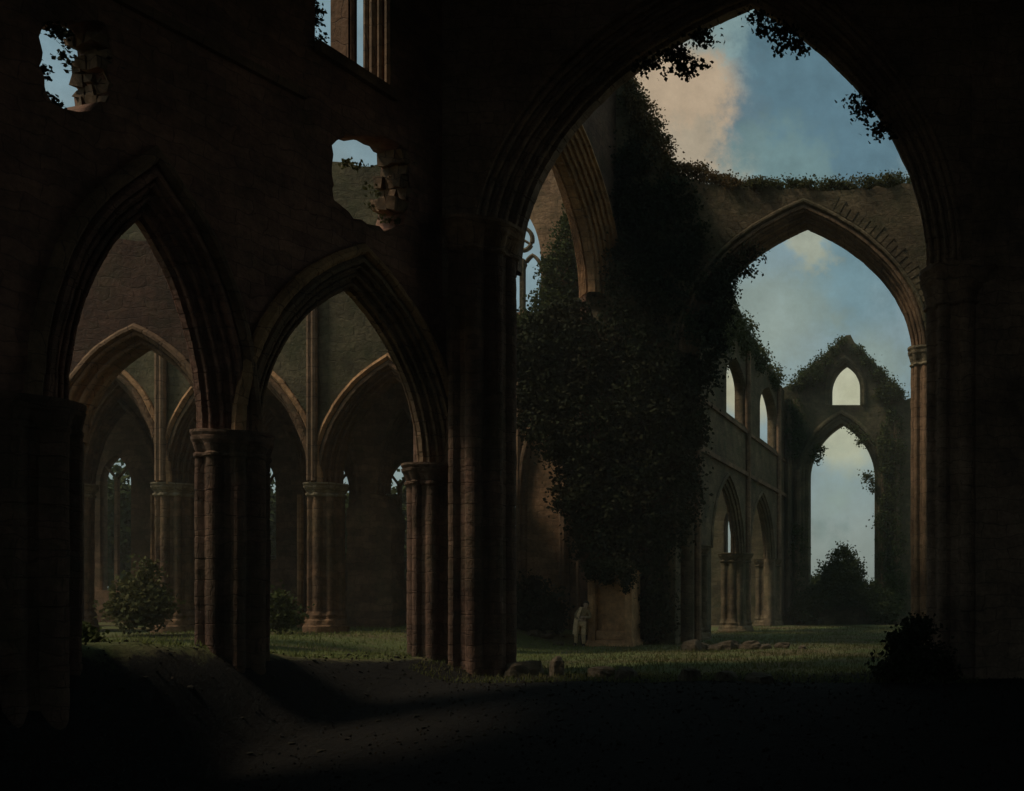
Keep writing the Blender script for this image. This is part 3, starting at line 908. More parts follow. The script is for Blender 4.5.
for (a, b, top, bot) in om:
    gm = []
    c = (a + b) / 2; h = (b - a) / 2
    gm.append(box(ug(c) - .07, ug(c) + .07, .02, .16, vg(bot), vg(top + 22)))
    gm.append(tube([(ug(c), .1, vg(top + 24)), (ug(c - h * .9), .1, vg(top + 8))], .06, 5))
    gm.append(tube([(ug(c), .1, vg(top + 24)), (ug(c + h * .9), .1, vg(top + 8))], .06, 5))
    mk('window_tracery', *join(gm), M_mould, ow)
YI = 39.5
FI = Frame(0, YI, 0)
def ui(px): return (px - VX) / F * YI
def vi(py): return EYE + (VY - py) / F * YI
iw = FI.empty('inner_aisle_wall', 'deep brown inner wall of ribbed arches between the aisle piers and the outer lancets', 'wall')
pI = [arch(ui(a), ui(b), vi(495), vi(ap), k=1.8, n=16) for a, b, ap in ((84, 152, 408), (186, 212, 430), (240, 298, 415), (324, 352, 440), (384, 425, 418))]
link_mesh('wall', slab([(ui(-20), -.4), (ui(436), -.4), (ui(436), 10.7), (ui(-20), 10.7)], [hole_to_floor(p, .25, -.2) for p in pI], .7), M_warm, iw)
for p in pI:
    mk('arch_moulding', *sweep(p, profile(.25, .7, 2)), M_warm, iw)
shI = [tube([(ui(q), -.1, .2), (ui(q), -.1, vi(495))], .11, 8) for q in (80, 156, 181, 302, 320, 378)]
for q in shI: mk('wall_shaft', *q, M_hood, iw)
rp = [(uf(-60), YF + 1.02), (uf(452), YF + 1.02), (ui(436), YI + .7), (ug(438), YG + .3), (ug(-40), YG + .3)]  # outline of an unseen roof added to block light from the deep aisle
rv = [(a, b, 10.75) for a, b in rp] + [(a, b, 11.1) for a, b in rp]
tag(mk('aisle_shade_roof', rv, [tuple(range(5))[::-1], tuple(range(5, 10))] + [(i, (i + 1) % 5, 5 + (i + 1) % 5, 5 + i) for i in range(5)], M_choir), 'unseen roof added to darken the deep aisle behind the left arches', 'vault', None, 'thing')
st = ragged([(-.85, 0), (.85, 0), (.85, 4.2), (.5, 5.0), (-.1, 5.3), (-.85, 4.6)], .06, .3, 2)
o = link_mesh('broken_wall_stub', slab(st, [], .9), M_warm)
o.location = (*wpt(369, 0, 38.5)[:2], .6)
tag(o, 'broken stub of reddish wall standing right of the reddish aisle pier', 'wall')
x, y = wpt(391, 0, 40)[:2]
pier('slim_pier', x, y, .26, .7, 5.9, 'slim pale shaft standing just right of the broken wall stub', 'pier', M_pale, caph=.35, baseh=.7)

YH = 26.5
FH = Frame(0, YH, 0)
def uh(px): return (px - VX) / F * YH
def vh(py): return EYE + (VY - py) / F * YH
cw = FH.empty('cross_arch_wall', 'dark ruined cross arch spanning the aisle behind the left front arch', 'wall')
pH = arch(uh(70), uh(200), vh(440), vh(345), k=1.7, n=20)
topH = ragged([(uh(228), vh(228)), (uh(190), vh(236)), (uh(150), vh(240)), (uh(118), vh(241)), (uh(112), vh(236)), (uh(80), vh(246)), (uh(30), vh(240))], .08, .3, 51, closed=False)
link_mesh('wall', slab([(uh(30), -.2), (uh(228), -.2)] + topH, [hole_to_floor(pH, .4, .1)], .9), M_deepbrown, cw)
mk('arch_moulding', *sweep(pH, profile(.4, .9, 2)), M_mould, cw)

#PART2

# ------------------------------------------------------------------ every wall, pier and vault is a thing
for o in list(S.objects):
    if o.parent is None and 'category' in o and 'kind' not in o:
        o['kind'] = 'thing'

# ------------------------------------------------------------------ tomb beside the ivy pier
TY = 39.0
tx0, tx1 = wpt(588, 0, TY)[0], wpt(632, 0, TY)[0]
tb = empty('tomb', ((tx0 + tx1) / 2, TY, 0), 0, 'tall reddish stone tomb with a recessed panel, standing at the foot of the ivy pier', 'tomb')
tw_ = (tx1 - tx0) / 2; th = 2.95
mk('plinth', *join([box(-tw_ - .08, tw_ + .08, -.14, 1.1, -.4, .16), box(-tw_ - .03, tw_ + .03, -.07, 1.05, .16, .27)]), M_tomb, tb)
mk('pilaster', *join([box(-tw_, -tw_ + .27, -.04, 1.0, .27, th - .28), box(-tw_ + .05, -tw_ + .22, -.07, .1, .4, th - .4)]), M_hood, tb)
mk('pilaster', *join([box(tw_ - .27, tw_, -.04, 1.0, .27, th - .28), box(tw_ - .22, tw_ - .05, -.07, .1, .4, th - .4)]), M_tomb, tb)
mk('panel', *join([box(-tw_ + .272, tw_ - .272, .26, 1.0, .27, th - .28), box(-tw_ + .3, tw_ - .3, .03, .3, .28, .62), box(-tw_ + .3, tw_ - .3, .04, .3, th - .6, th - .3)]), M_tomb, tb)
mk('cornice', *join([box(-tw_, tw_, -.06, 1.04, th - .278, th - .15), box(-tw_ - .04, tw_ + .04, -.1, 1.08, th - .15, th - .02), box(-tw_ + .1, tw_ - .1, 0, 1.0, th - .02, th + .15)]), M_tomb, tb)

# ------------------------------------------------------------------ the person leaning on the tomb
def skinned(name, verts, edges, radii, root, mat, parent=None, sub=2):
    me = bpy.data.meshes.new(name)
    me.from_pydata(verts, edges, [])
    o = bpy.data.objects.new(name, me); S.collection.objects.link(o)
    md = o.modifiers.new('skin', 'SKIN'); md.use_smooth_shade = True; md.branch_smoothing = 0.4
    for i, v in enumerate(me.skin_vertices[0].data):
        r = radii[i]
        v.radius = r if hasattr(r, '__len__') else (r, r)
        v.use_root = (i == root)
    sb = o.modifiers.new('sub', 'SUBSURF'); sb.levels = sub; sb.render_levels = sub
    dg = bpy.context.evaluated_depsgraph_get()
    m2 = bpy.data.meshes.new_from_object(o.evaluated_get(dg))
    bpy.data.objects.remove(o); bpy.data.meshes.remove(me)
    m2.name = name
    return m2
J = {'pelvis': (0, 0, .86), 'waist': (.03, .0, 1.02), 'chest': (.06, 0, 1.22), 'neck': (.085, 0, 1.37), 'hb': (.09, -.01, 1.43), 'head': (.10, -.02, 1.52), 'top': (.10, -.01, 1.585),
     'shl': (-.11, 0, 1.30), 'ell': (-.20, -.05, 1.05), 'wrl': (-.06, -.20, .96), 'pal': (.01, -.235, .96),
     'shr': (.23, 0, 1.29), 'elr': (.30, -.10, 1.05), 'wrr': (.16, -.24, 1.06), 'par': (.09, -.26, 1.07),
     'hil': (-.09, 0, .82), 'knl': (-.12, -.09, .46), 'anl': (-.10, 0, .08), 'tol': (-.13, -.17, .03),
     'hir': (.09, 0, .82), 'knr': (.13, -.11, .46), 'anr': (.17, .0, .08), 'tor': (.20, -.17, .03)}
RAD = {'pelvis': (.15, .11), 'waist': (.13, .10), 'chest': (.16, .11), 'neck': .06, 'hb': .07, 'head': .095, 'top': .075, 'shl': .065, 'ell': .042, 'wrl': .028, 'pal': (.035, .02),
       'shr': .065, 'elr': .042, 'wrr': .028, 'par': (.035, .02), 'hil': .09, 'knl': .058, 'anl': .04, 'tol': .03, 'hir': .09, 'knr': .058, 'anr': .04, 'tor': .03}
ED = [('pelvis', 'waist'), ('waist', 'chest'), ('chest', 'neck'), ('neck', 'hb'), ('hb', 'head'), ('head', 'top'), ('chest', 'shl'), ('shl', 'ell'), ('ell', 'wrl'), ('wrl', 'pal'),
      ('chest', 'shr'), ('shr', 'elr'), ('elr', 'wrr'), ('wrr', 'par'), ('pelvis', 'hil'), ('hil', 'knl'), ('knl', 'anl'), ('anl', 'tol'), ('pelvis', 'hir'), ('hir', 'knr'), ('knr', 'anr'), ('anr', 'tor')]
keys = list(J)
vs = [J[k] for k in keys]; es = [(keys.index(a), keys.index(b)) for a, b in ED]; rs = [RAD[k] for k in keys]
for pal, sx in (('pal', 1), ('par', -1)):
    p = Vector(J[pal])
    for q, ln in enumerate((.06, .075, .08, .072, .055)):
        a = p + Vector((sx * .02, -.005, .035 - q * .018)) if q else p + Vector((-sx * .01, -.03, .03))
        m_ = a + Vector((sx * ln * .55, -.012, -.004)); e_ = a + Vector((sx * ln, .005, -.02))
        b0 = len(vs)
        vs += [tuple(a), tuple(m_), tuple(e_)]; rs += [.010, .009, .007]
        es += [(keys.index(pal), b0), (b0, b0 + 1), (b0 + 1, b0 + 2)]
PX, PY = wpt(578.5, 0, TY - .12)[:2]
pz = ground_h(PX, PY)
bme = skinned('person', vs, es, rs, 0, M_skin)
bm = bmesh.new(); bm.from_mesh(bme)
h = Vector(J['head'])
for off, rr, sc in (((.0, -.098, -.01), .018, (.8, 1.2, 1.3)), ((-.095, 0, 0), .026, (.4, .8, 1.2)), ((.095, 0, 0), .026, (.4, .8, 1.2)), ((0, -.082, -.055), .022, (1.3, .5, .4)), ((0, -.07, -.085), .03, (1, .7, .7))):
    bmesh.ops.create_icosphere(bm, subdivisions=2, radius=rr, matrix=Matrix.Translation(h + Vector(off)) @ Matrix.Diagonal((*sc, 1)))
bm.to_mesh(bme); bm.free()
person = link_mesh('person', bme, M_skin)
person.location = (PX, PY, pz + .02)
person.scale = (1.06, 1.06, 1.06)
person.rotation_euler = (0, math.radians(6), math.radians(12))
tag(person, 'person in a buff cloak leaning on the left edge of the red tomb, looking down', 'person', None, 'thing')
def garment(name, kk, ee, grow, root, mat):
    v_ = [J[k] for k in kk]
    r_ = []
    for k in kk:
        a = RAD[k]; a = a if hasattr(a, '__len__') else (a, a)
        r_.append((a[0] + grow, a[1] + grow))
    return link_mesh(name, skinned(name, v_, [(kk.index(a), kk.index(b)) for a, b in ee], r_, root, mat), mat, person)
garment('trousers', ['pelvis', 'hil', 'knl', 'anl', 'hir', 'knr', 'anr'], [('pelvis', 'hil'), ('hil', 'knl'), ('knl', 'anl'), ('pelvis', 'hir'), ('hir', 'knr'), ('knr', 'anr')], .02, 0, M_cloth)
garment('coat', ['pelvis', 'waist', 'chest', 'neck', 'shl', 'ell', 'wrl', 'shr', 'elr', 'wrr'], [('pelvis', 'waist'), ('waist', 'chest'), ('chest', 'neck'), ('chest', 'shl'), ('shl', 'ell'), ('ell', 'wrl'), ('chest', 'shr'), ('shr', 'elr'), ('elr', 'wrr')], .022, 0, M_coat)
cv_ = []; cf = []
nz_, nt_ = 14, 16
for lay in (0, .02):
    for i in range(nz_):
        q = i / (nz_ - 1)
        z = 1.40 - q * 0.98
        cx_, rx2, ry2 = .05 - .02 * q, .13 + .15 * min(1, q * 2.2) - .03 * q, .10 + .10 * min(1, q * 2) + .06 * q
        for k in range(nt_):
            th_ = math.radians(40 + 205 * k / (nt_ - 1))
            fl = 1 + .08 * math.sin(k * 1.7) * q
            cv_.append((cx_ + (rx2 + lay) * fl * math.cos(th_), (ry2 + lay) * fl * math.sin(th_), z))
for lay in (0, 1):
    for i in range(nz_ - 1):
        for k in range(nt_ - 1):
            a = lay * nz_ * nt_ + i * nt_ + k
            cf.append((a, a + 1, a + 1 + nt_, a + nt_))
mk('cloak', cv_, cf, M_cloth, person, smooth=True)
bm = bmesh.new()
bmesh.ops.create_icosphere(bm, subdivisions=3, radius=.108, matrix=Matrix.Translation(h + Vector((0, .022, .03))) @ Matrix.Diagonal((1, 1, .95, 1)))
for v in list(bm.verts):
    if v.co.y < h.y - .045 and v.co.z < h.z + .055:
        v.co.y = h.y - .03
hm = bpy.data.meshes.new('hair'); bm.to_mesh(hm); bm.free()
link_mesh('hair', hm, M_hair, person)
for s_ in (-1, 1):
    bm = bmesh.new(); bmesh.ops.create_icosphere(bm, subdivisions=2, radius=.012, matrix=Matrix.Translation(h + Vector((s_ * .035, -.086, .012))))
    em = bpy.data.meshes.new('eye'); bm.to_mesh(em); bm.free(); link_mesh('eye', em, M_hair, person)
for a_ in ('l', 'r'):
    link_mesh('shoe', skinned('shoe', [J['an' + a_], J['to' + a_]], [(0, 1)], [.05, .042], 0, M_hair), M_hair, person)

# ------------------------------------------------------------------ ivy, weeds, bushes and trees
def thingf(*a, **k):
    o = foliage(*a, **k); o['kind'] = 'thing'; return o
def stems(parent, pts_list, rad=.03):
    ml = [tube([tuple(Vector(p) - parent.location) for p in pl], [rad * (1 - .6 * i / (len(pl) - 1)) for i in range(len(pl))], 6) for pl in pts_list]
    return mk('stem', *join(ml), M_bark, parent)
Y = 40.6
iv = thingf('ivy', 'huge dark mass of ivy hanging round the thick pier above the tomb', 'ivy', 120000,
       [ell(650, 308, Y, 50, 24, 1.3), ell(600, 350, Y, 75, 50, 1.5), ell(670, 345, Y, 50, 62, 1.6), ell(610, 420, Y, 85, 60, 1.7), ell(660, 420, Y, 42, 65, 1.7),
        ell(640, 490, Y, 58, 50, 1.7), ell(602, 490, Y, 42, 52, 1.4), ell(645, 545, Y, 30, 32, 1.4), ell(605, 545, Y, 26, 26, 1.2), ell(560, 345, Y, 36, 30, 1.0),
        ell(548, 372, Y, 34, 44, 1.0), ell(690, 310, Y, 26, 34, 1.2), ell(622, 570, Y, 14, 12, .6), ell(654, 585, Y, 15, 30, .9), ell(656, 618, Y, 14, 24, .9)], .165, M_ivy, clump=50, spread=.24)
iv.name = 'ivy'
stems(iv, [[wpt(640 + dx, 640, 40.4), wpt(638 + dx * .6, 600, 40.3), wpt(642 + dx * 1.3, 540, 40.2), wpt(636 + dx * 2, 460, 40.1), wpt(640 + dx * 2.5, 380, 40.2)] for dx in (-12, -4, 5, 12)], .09)
thingf('ivy', 'ivy trailing over the top of the red tomb', 'ivy', 4200,
       [ell(600, 567, 38.95, 14, 5, .35), ell(620, 569, 38.95, 14, 6, .35), ell(606, 577, 38.85, 5, 6, .15), ell(628, 582, 38.85, 4, 9, .15), ell(592, 574, 38.85, 4, 6, .15)], .11, M_ivy, clump=26, spread=.11)
thingf('ivy', 'ragged ivy tongue hanging under the left haunch of the second arch', 'ivy', 6000,
       [ell(712, 283, 39.8, 22, 16, .5), ell(733, 268, 39.8, 16, 9, .4), ell(752, 253, 39.8, 10, 6, .4), ell(718, 305, 39.8, 12, 20, .5)], .13, M_ivy, clump=26, spread=.16)
thingf('ivy', 'brownish ivy spreading up the wall face left of the second arch', 'ivy', 16000,
       [ell(650, 230, 39.5, 26, 50, .22), ell(676, 200, 39.5, 20, 18, .2), ell(690, 240, 39.5, 14, 26, .2), ell(632, 180, 39.5, 18, 40, .2), ell(625, 270, 39.5, 18, 30, .25), ell(664, 268, 39.5, 30, 24, .25)], .13, M_ivy, clump=34, spread=.22)
thingf('shrub', 'rust brown shrub leaning from the broken wall edge at left of the sky', 'shrub', 11000,
       [ell(632, 102, 40.0, 10, 22, .6), ell(645, 125, 40.0, 14, 22, .7), ell(655, 150, 40.0, 17, 22, .7), ell(660, 172, 40.0, 20, 14, .7)], .105, M_brownleaf, clump=30, spread=.15)
thingf('shrub', 'dark green shrub above the rust brown one on the broken wall edge', 'shrub', 6000,
       [ell(626, 88, 40.3, 9, 14, .5), ell(634, 105, 40.3, 9, 10, .5), ell(612, 118, 40.3, 16, 26, .4)], .11, M_ivy, clump=26, spread=.15)
for (cx_, cy_, rx2, ry2, lab, mt) in ((745, 187, 26, 3.2, 'low brown weed fringe above the left haunch of the second arch', M_brownleaf), (828, 187, 26, 3.2, 'low weed fringe above the right haunch of the second arch', M_olive), (690, 174, 20, 7, 'bushy weeds at the left end of the flat wall top', M_brownleaf), (722, 181, 14, 5, 'small round weed clump second from the left on the flat wall top', M_brownleaf),
                                      (778, 187, 32, 2.4, 'low thin weeds in the middle of the flat wall top', M_olive), (868, 185, 14, 5, 'grey green weed clump right of the middle on the wall top', M_olive),
                                      (897, 183, 17, 6, 'taller weed clump at the right end of the flat wall top', M_olive)):
    thingf('weeds', lab, 'weeds', int(110 * rx2), [ell(cx_ - rx2 * .5, cy_ + 1, 40.0, rx2 * .6, ry2, .6), ell(cx_ + rx2 * .4, cy_, 40.2, rx2 * .6, ry2 * 1.1, .6)], .10, mt, group='weeds on the wall top', clump=24, spread=.12)
for (cx_, cy_, rx2, ry2, lab) in ((722, 318, 14, 24, 'pale green ivy on the highest corner of the nave wall'), (741, 333, 13, 16, 'ivy clump on the nave wall top above the first clerestory window'),
                                  (757, 354, 9, 11, 'ivy clump on the nave wall top between the two clerestory windows'), (772, 374, 7, 9, 'ivy clump at the far end of the nave wall top')):
    Yn = XN * F / (cx_ - VX)
    thingf('ivy', lab, 'ivy', int(220 * rx2), [ell(cx_, cy_, Yn, rx2, ry2, 1.6), ell(cx_ - rx2 * .3, cy_ + ry2 * .9, Yn, rx2 * .7, ry2 * .6, 1.2)], .14, M_olive, group='ivy on the nave wall', clump=26, spread=.2)
for (ee, n_, lab) in (([(815, 368, 6, 5), (824, 360, 6, 4), (806, 377, 7, 6), (797, 385, 6, 6), (835, 351, 5, 3), (843, 342, 5, 3), (812, 376, 12, 8)], 1700, 'ivy crust along the left slope of the gable'), ([(879, 374, 6, 5), (888, 383, 6, 5), (897, 392, 6, 6), (868, 361, 5, 4), (858, 350, 4, 3), (888, 393, 11, 8)], 1500, 'ivy crust along the right slope of the gable'),
                      ([(892, 450, 12, 45), (890, 530, 12, 48), (893, 590, 13, 22)], 3200, 'ivy sheet climbing the gable wall right of the tall window'),
                      ([(795, 430, 7, 30), (798, 560, 6, 40)], 900, 'thin ivy climbing the gable wall left of the tall window'),
                      ([(815, 462, 4, 8), (818, 450, 4, 5)], 160, 'small sprig inside the left curve of the tall window'), ([(870, 476, 4, 7), (872, 488, 3, 5)], 150, 'small sprig on the right jamb of the tall window'),
                      ([(853, 431, 7, 3), (862, 440, 4, 4)], 150, 'small sprig below the point of the tall window')):
    thingf('ivy', lab, 'ivy', int(n_ * 2.6), [ell(a, b, 65.7, c_, d_, .35) for a, b, c_, d_ in ee], .15, M_tree, group='ivy on the gable wall', clump=26, spread=.18)
thingf('ivy', 'ivy hanging over the transept wall under the traceried window', 'ivy', 12000,
       [ell(554, 302, 45.0, 18, 14, .5), ell(523, 322, 45.0, 22, 10, .5), ell(560, 275, 45.0, 16, 30, .4), ell(575, 240, 45.0, 14, 30, .4), ell(545, 330, 45.0, 30, 20, .5)], .14, M_tree, clump=30, spread=.2)
# sprigs on the great arch
def sprig(pxs, label, Yd, n, size, mat, seed):
    r = random.Random(seed)
    ells = []; st_ = []
    a0 = wpt(*pxs[0], Yd)
    for (a, b) in pxs[1:]:
        w_ = wpt(a, b, Yd + r.uniform(-.3, .3))
        st_.append([a0, tuple((Vector(a0) + Vector(w_)) / 2 + Vector((r.uniform(-.1, .1), 0, .06))), w_])
        ells += [(*w_, .16, .16, .12, 1), (*(Vector(a0).lerp(Vector(w_), .55)), .13, .13, .1, .7)]
    o = thingf('ivy_sprig', label, 'ivy', n, ells, size, mat, group='ivy sprigs on the great arch', clump=14, spread=.10, base=a0, aspect=.9)
    stems(o, st_, .018)
    return o
M_sprig = M_ivy
sprig([(652, 62), (640, 68), (648, 66), (664, 60), (658, 70)], 'small leafy sprig low on the left side of the great arch', 25.9, 209, .108, M_sprig, 1)
sprig([(672, 44), (668, 58), (678, 66), (688, 72), (694, 64), (684, 56), (700, 62)], 'largest leafy spray hanging on the left side of the great arch', 25.9, 437, .108, M_sprig, 2)
sprig([(690, 36), (694, 44), (704, 36), (698, 42), (711, 33)], 'leafy sprig highest on the left side of the great arch', 25.9, 209, .108, M_sprig, 3)
sprig([(762, 10), (756, 22), (764, 30), (772, 26)], 'leafy sprig just right of the point of the great arch', 25.9, 209, .108, M_sprig, 4)
sprig([(786, 22), (772, 42), (782, 48), (794, 44), (800, 50), (784, 36), (776, 34)], 'broad leafy spray hanging right of the arch point', 25.9, 418, .108, M_sprig, 5)
sprig([(872, 98), (856, 98), (860, 108), (866, 114), (872, 112)], 'leafy sprig on the right side of the great arch', 25.9, 247, .108, M_sprig, 6)
sprig([(888, 122), (876, 128), (882, 132), (890, 130)], 'lowest small sprig on the right side of the great arch', 25.9, 152, .108, M_sprig, 7)
# leaves round the broken holes
def on_wall(px, py, rx2, ry2, d=.25, w=.3):
    uu, vv_ = FA.uv(px, py, w)
    p = FA.o + FA.u * uu + FA.n * w
    return (p.x, p.y, vv_, rx2 * p.y / F, d, ry2 * p.y / F, 1)
thingf('ivy', 'ivy fringe round the broken hole high at the left edge', 'ivy', 520,
       [on_wall(42, 66, 3, 14), on_wall(45, 92, 4, 9), on_wall(52, 103, 6, 4), on_wall(48, 27, 6, 4), on_wall(66, 42, 3, 8, w=.8), on_wall(60, 28, 5, 3, w=.8), on_wall(68, 62, 3, 8, w=.8)], .085, M_ivy, clump=12, spread=.06)
thingf('ivy', 'few ivy leaves on the left side of the tall broken window', 'ivy', 260, [on_wall(317, 12, 2.5, 12), on_wall(316, 34, 2.5, 8)], .09, M_ivy, clump=12, spread=.06)
thingf('ivy', 'pale ivy leaves along the broken hole above the right front arch', 'ivy', 260, [on_wall(372, 196, 3, 14, w=.8), on_wall(352, 164, 10, 2, w=.8), on_wall(392, 222, 8, 3)], .09, M_olive, clump=10, spread=.06)
# bushes
thingf('bush', 'dark bush at the foot of the huge right pier', 'bush', 5200, [ell(906, 650, 24.6, 20, 16, .5), ell(918, 630, 24.6, 12, 10, .4), ell(893, 672, 24.4, 18, 12, .5), ell(925, 668, 24.4, 26, 20, .6)], .12, M_ivy, clump=22, spread=.13)
thingf('bush', 'small dark bush at the foot of the left edge pier', 'bush', 900, [ell(76, 632, 18.6, 7, 8, .3), ell(84, 640, 18.6, 7, 4, .3)], .09, M_tree, clump=16, spread=.08)
thingf('bush', 'rounded bush on the lit grass under the left front arch', 'bush', 3600, [ell(140, 596, 31.0, 20, 15, .7), ell(128, 607, 30.8, 18, 9, .6), ell(152, 606, 30.8, 16, 9, .6), ell(140, 580, 31.2, 9, 9, .5), ell(138, 618, 30.9, 22, 8, .6), ell(146, 570, 31.1, 5, 6, .3)], .14, M_olive, clump=20, spread=.14)
thingf('bush', 'dark bush in the transept beside the tall crossing pier', 'bush', 3600, [ell(535, 604, 42.5, 19, 24, .9), ell(550, 614, 42.3, 13, 17, .7), ell(523, 620, 42.3, 12, 12, .7)], .18, M_ivy, clump=22, spread=.2)
thingf('bush', 'low bush by the reddish aisle pier under the right front arch', 'bush', 1500, [ell(283, 612, 32.5, 12, 10, .5), ell(276, 600, 32.5, 8, 8, .4), ell(283, 622, 32.4, 14, 6, .4)], .13, M_tree, clump=18, spread=.13)
# trees
def tree(name, label, px, ytop, ybot_crown, hw, Yt, mat, n, size, cone=False, group=None):
    x, y = wpt(px, 0, Yt)[:2]
    g = ground_h(x, y)
    t = empty(name, (x, y, g), 0, label, 'tree', group); t['kind'] = 'thing'
    zt = EYE + (VY - ytop) / F * Yt - g; zb = EYE + (VY - ybot_crown) / F * Yt - g
    w_ = hw * Yt / F
    r = random.Random(px)
    br = [tube([(0, 0, -.2), (.05, 0, zb * .6), (-.05, .05, (zb + zt) / 2), (0, 0, zt * .95)], [w_ * .13, w_ * .1, w_ * .06, .02], 8)]
    el = []
    for i in range(9):
        q = (i + .5) / 9
        z = zb + (zt - zb) * q
        ww_ = w_ * ((1 - q) ** .75 + .05 if cone else math.sin(math.pi * (0.12 + .80 * q)) )
        for j in range(3 if q < .8 else 1):
            a = r.uniform(0, 6.28); d = ww_ * r.uniform(.25, .65)
            el.append((d * math.cos(a), d * math.sin(a), z, ww_ * .55, ww_ * .55, (zt - zb) * .09 + .1, (ww_ + .1) ** 2))
            br.append(tube([(0, 0, max(.3, z - ww_ * .5)), (d * .5 * math.cos(a), d * .5 * math.sin(a), z - .1), (d * math.cos(a), d * math.sin(a), z + .1)], [.07, .045, .015], 5))
    mk('trunk', *join(br), M_bark, t)
    P = blob(n, el, 24, size * 1.0, .65)
    leaves_mesh('crown', P, size, mat, t)
    return t
thingf('bush', 'dark pointed mound of bushes heaped at the foot of the tall gable window', 'bush', 26000,
       [ell(843, 563, 65.2, 11, 15, .5), ell(842, 580, 65.1, 20, 16, .6), ell(833, 572, 65.1, 10, 11, .5), ell(853, 571, 65.1, 11, 12, .5), ell(822, 594, 65.1, 15, 13, .6), ell(864, 593, 65.1, 14, 13, .6), ell(805, 608, 65.1, 12, 15, .6), ell(884, 606, 65.1, 16, 16, .6), ell(843, 592, 65.2, 26, 10, .5)], .15, M_tree, clump=40, spread=.2)
tree('bush_tree', 'pale tree standing outside beyond the foot of the tall gable window', 824, 572, 624, 40, 72, M_tree, 60000, .20, True)
tree('broad_tree', 'tree seen through the lancet behind the left front arch', 118, 462, 588, 26, 58, M_tree, 5000, .34, group='trees beyond the aisle')
tree('broad_tree', 'tree behind the narrow lancet left of the reddish aisle pier', 262, 470, 588, 30, 60, M_tree, 5000, .34, group='trees beyond the aisle')
tree('broad_tree', 'tree behind the lancet right of the reddish aisle pier', 340, 478, 590, 30, 57, M_tree, 5000, .34, group='trees beyond the aisle')
tree('broad_tree', 'tree behind the lancet next to the dark crossing pier', 408, 474, 590, 28, 62, M_tree, 5000, .34, group='trees beyond the aisle')
tree('young_tree', 'yellow green young tree lighting the narrow transept opening', 503, 520, 618, 18, 52, M_fresh, 3600, .26)

# ------------------------------------------------------------------ fallen stones
def rock(x, y, rx2, ry2, rz2, seed, label, group):
    bm = bmesh.new()
    bmesh.ops.create_cube(bm, size=1.0)
    bmesh.ops.subdivide_edges(bm, edges=bm.edges[:], cuts=4, use_grid_fill=True)
    for v in bm.verts:
        c = v.co.copy()
        c = c.lerp(c.normalized() * .58, .7)
        c += c.normalized() * .16 * mnoise.noise(c * 2.3 + Vector((seed * 7.1, seed * 3.3, 0)))
        c += c.normalized() * .05 * mnoise.noise(c * 7 + Vector((seed * 2.1, 0, seed)))
        v.co = (c.x * rx2, c.y * ry2, c.z * rz2)
    me = bpy.data.meshes.new('fallen_stone'); bm.to_mesh(me); bm.free()
    o = link_mesh('fallen_stone', me, M_rock)
    r = random.Random(seed)
    o.location = (x, y, ground_h(x, y) + rz2 * .08)
    o.rotation_euler = (r.uniform(-.25, .25), r.uniform(-.25, .25), r.uniform(0, 3))
    return tag(o, label, 'stone', group, 'thing')
r = random.Random(3)
for i, px in enumerate((693, 704, 716, 727, 738, 750, 764, 782, 802)):
    x, y = wpt(px, 0, 37.4 + r.uniform(-.3, .3))[:2]
    s_ = (.9, .55, .6, .8, .5, .7, .45, .5, .35)[i]
    rock(x, y, s_ * 1.1, s_ * .7, s_ * .62, 20 + i, 'low stone in the dark row of rubble crossing the grass under the second arch', 'rubble row under the second arch')
FS = [(557, 25.4, .30, .3, .75, 'upright stone alone on the dark bank left of centre'), (601, 25.3, .75, .5, .38, 'flat stone on the dark bank below the tomb'), (626, 24.6, .5, .4, .42, 'squat stone on the dark bank right of the flat stone'),
      (690, 24.2, .42, .35, .45, 'pointed stone in the middle of the dark bank'), (727, 24.3, .5, .4, .34, 'stone on the dark bank below the rubble row'), (760, 24.0, .6, .5, .35, 'rightmost broad stone on the dark bank'), (523, 25.9, .9, .6, .6, 'large fallen block at the foot of the tall crossing pier'),
      (575, 39.6, .4, .3, .16, 'small flat stone by the feet of the person'), (533, 40.5, .8, .4, .25, 'pale flat stone on the grass left of the person'), (545, 40.7, .6, .4, .22, 'small pale stone beside the flat one left of the person')]
for i, (px, Yr, a, b, c_, lab) in enumerate(FS):
    x, y = wpt(px, 0, Yr)[:2]
    if i == 7: x, y = x - .5, y - .4
    rock(x, y, a, b, c_, 60 + i, lab, None)

# ------------------------------------------------------------------ grass
def grass(name, n, fx, fy, hmin, hmax, mat, label):
    X = fx(n); Yg_ = fy(n)
    Z = np.array([ground_h(a, b) for a, b in zip(X, Yg_)])
    base = np.stack([X, Yg_, Z - .02], 1)
    hgt = hmin + (hmax - hmin) * rng.random(n) ** 3
    ang = rng.random(n) * 6.28; wv = .012 + .014 * rng.random(n)
    side = np.stack([np.cos(ang) * wv, np.sin(ang) * wv, np.zeros(n)], 1)
    lean = np.stack([rng.normal(size=n) * .3, rng.normal(size=n) * .3, np.ones(n)], 1) * hgt[:, None]
    v = np.stack([base - side, base + side, base + lean], 1).reshape(-1, 3)
    me = bpy.data.meshes.new(name)
    me.vertices.add(n * 3); me.vertices.foreach_set('co', v.astype(np.float32).ravel())
    me.loops.add(n * 3); me.loops.foreach_set('vertex_index', np.arange(n * 3, dtype=np.int32))
    me.polygons.add(n); me.polygons.foreach_set('loop_start', np.arange(0, n * 3, 3, dtype=np.int32)); me.polygons.foreach_set('loop_total', np.full(n, 3, dtype=np.int32))
    me.update(calc_edges=True)
    return tag(link_mesh(name, me, mat), label, 'grass', None, 'stuff')
gy = 24 + 38 * rng.random(60000) ** 1.4
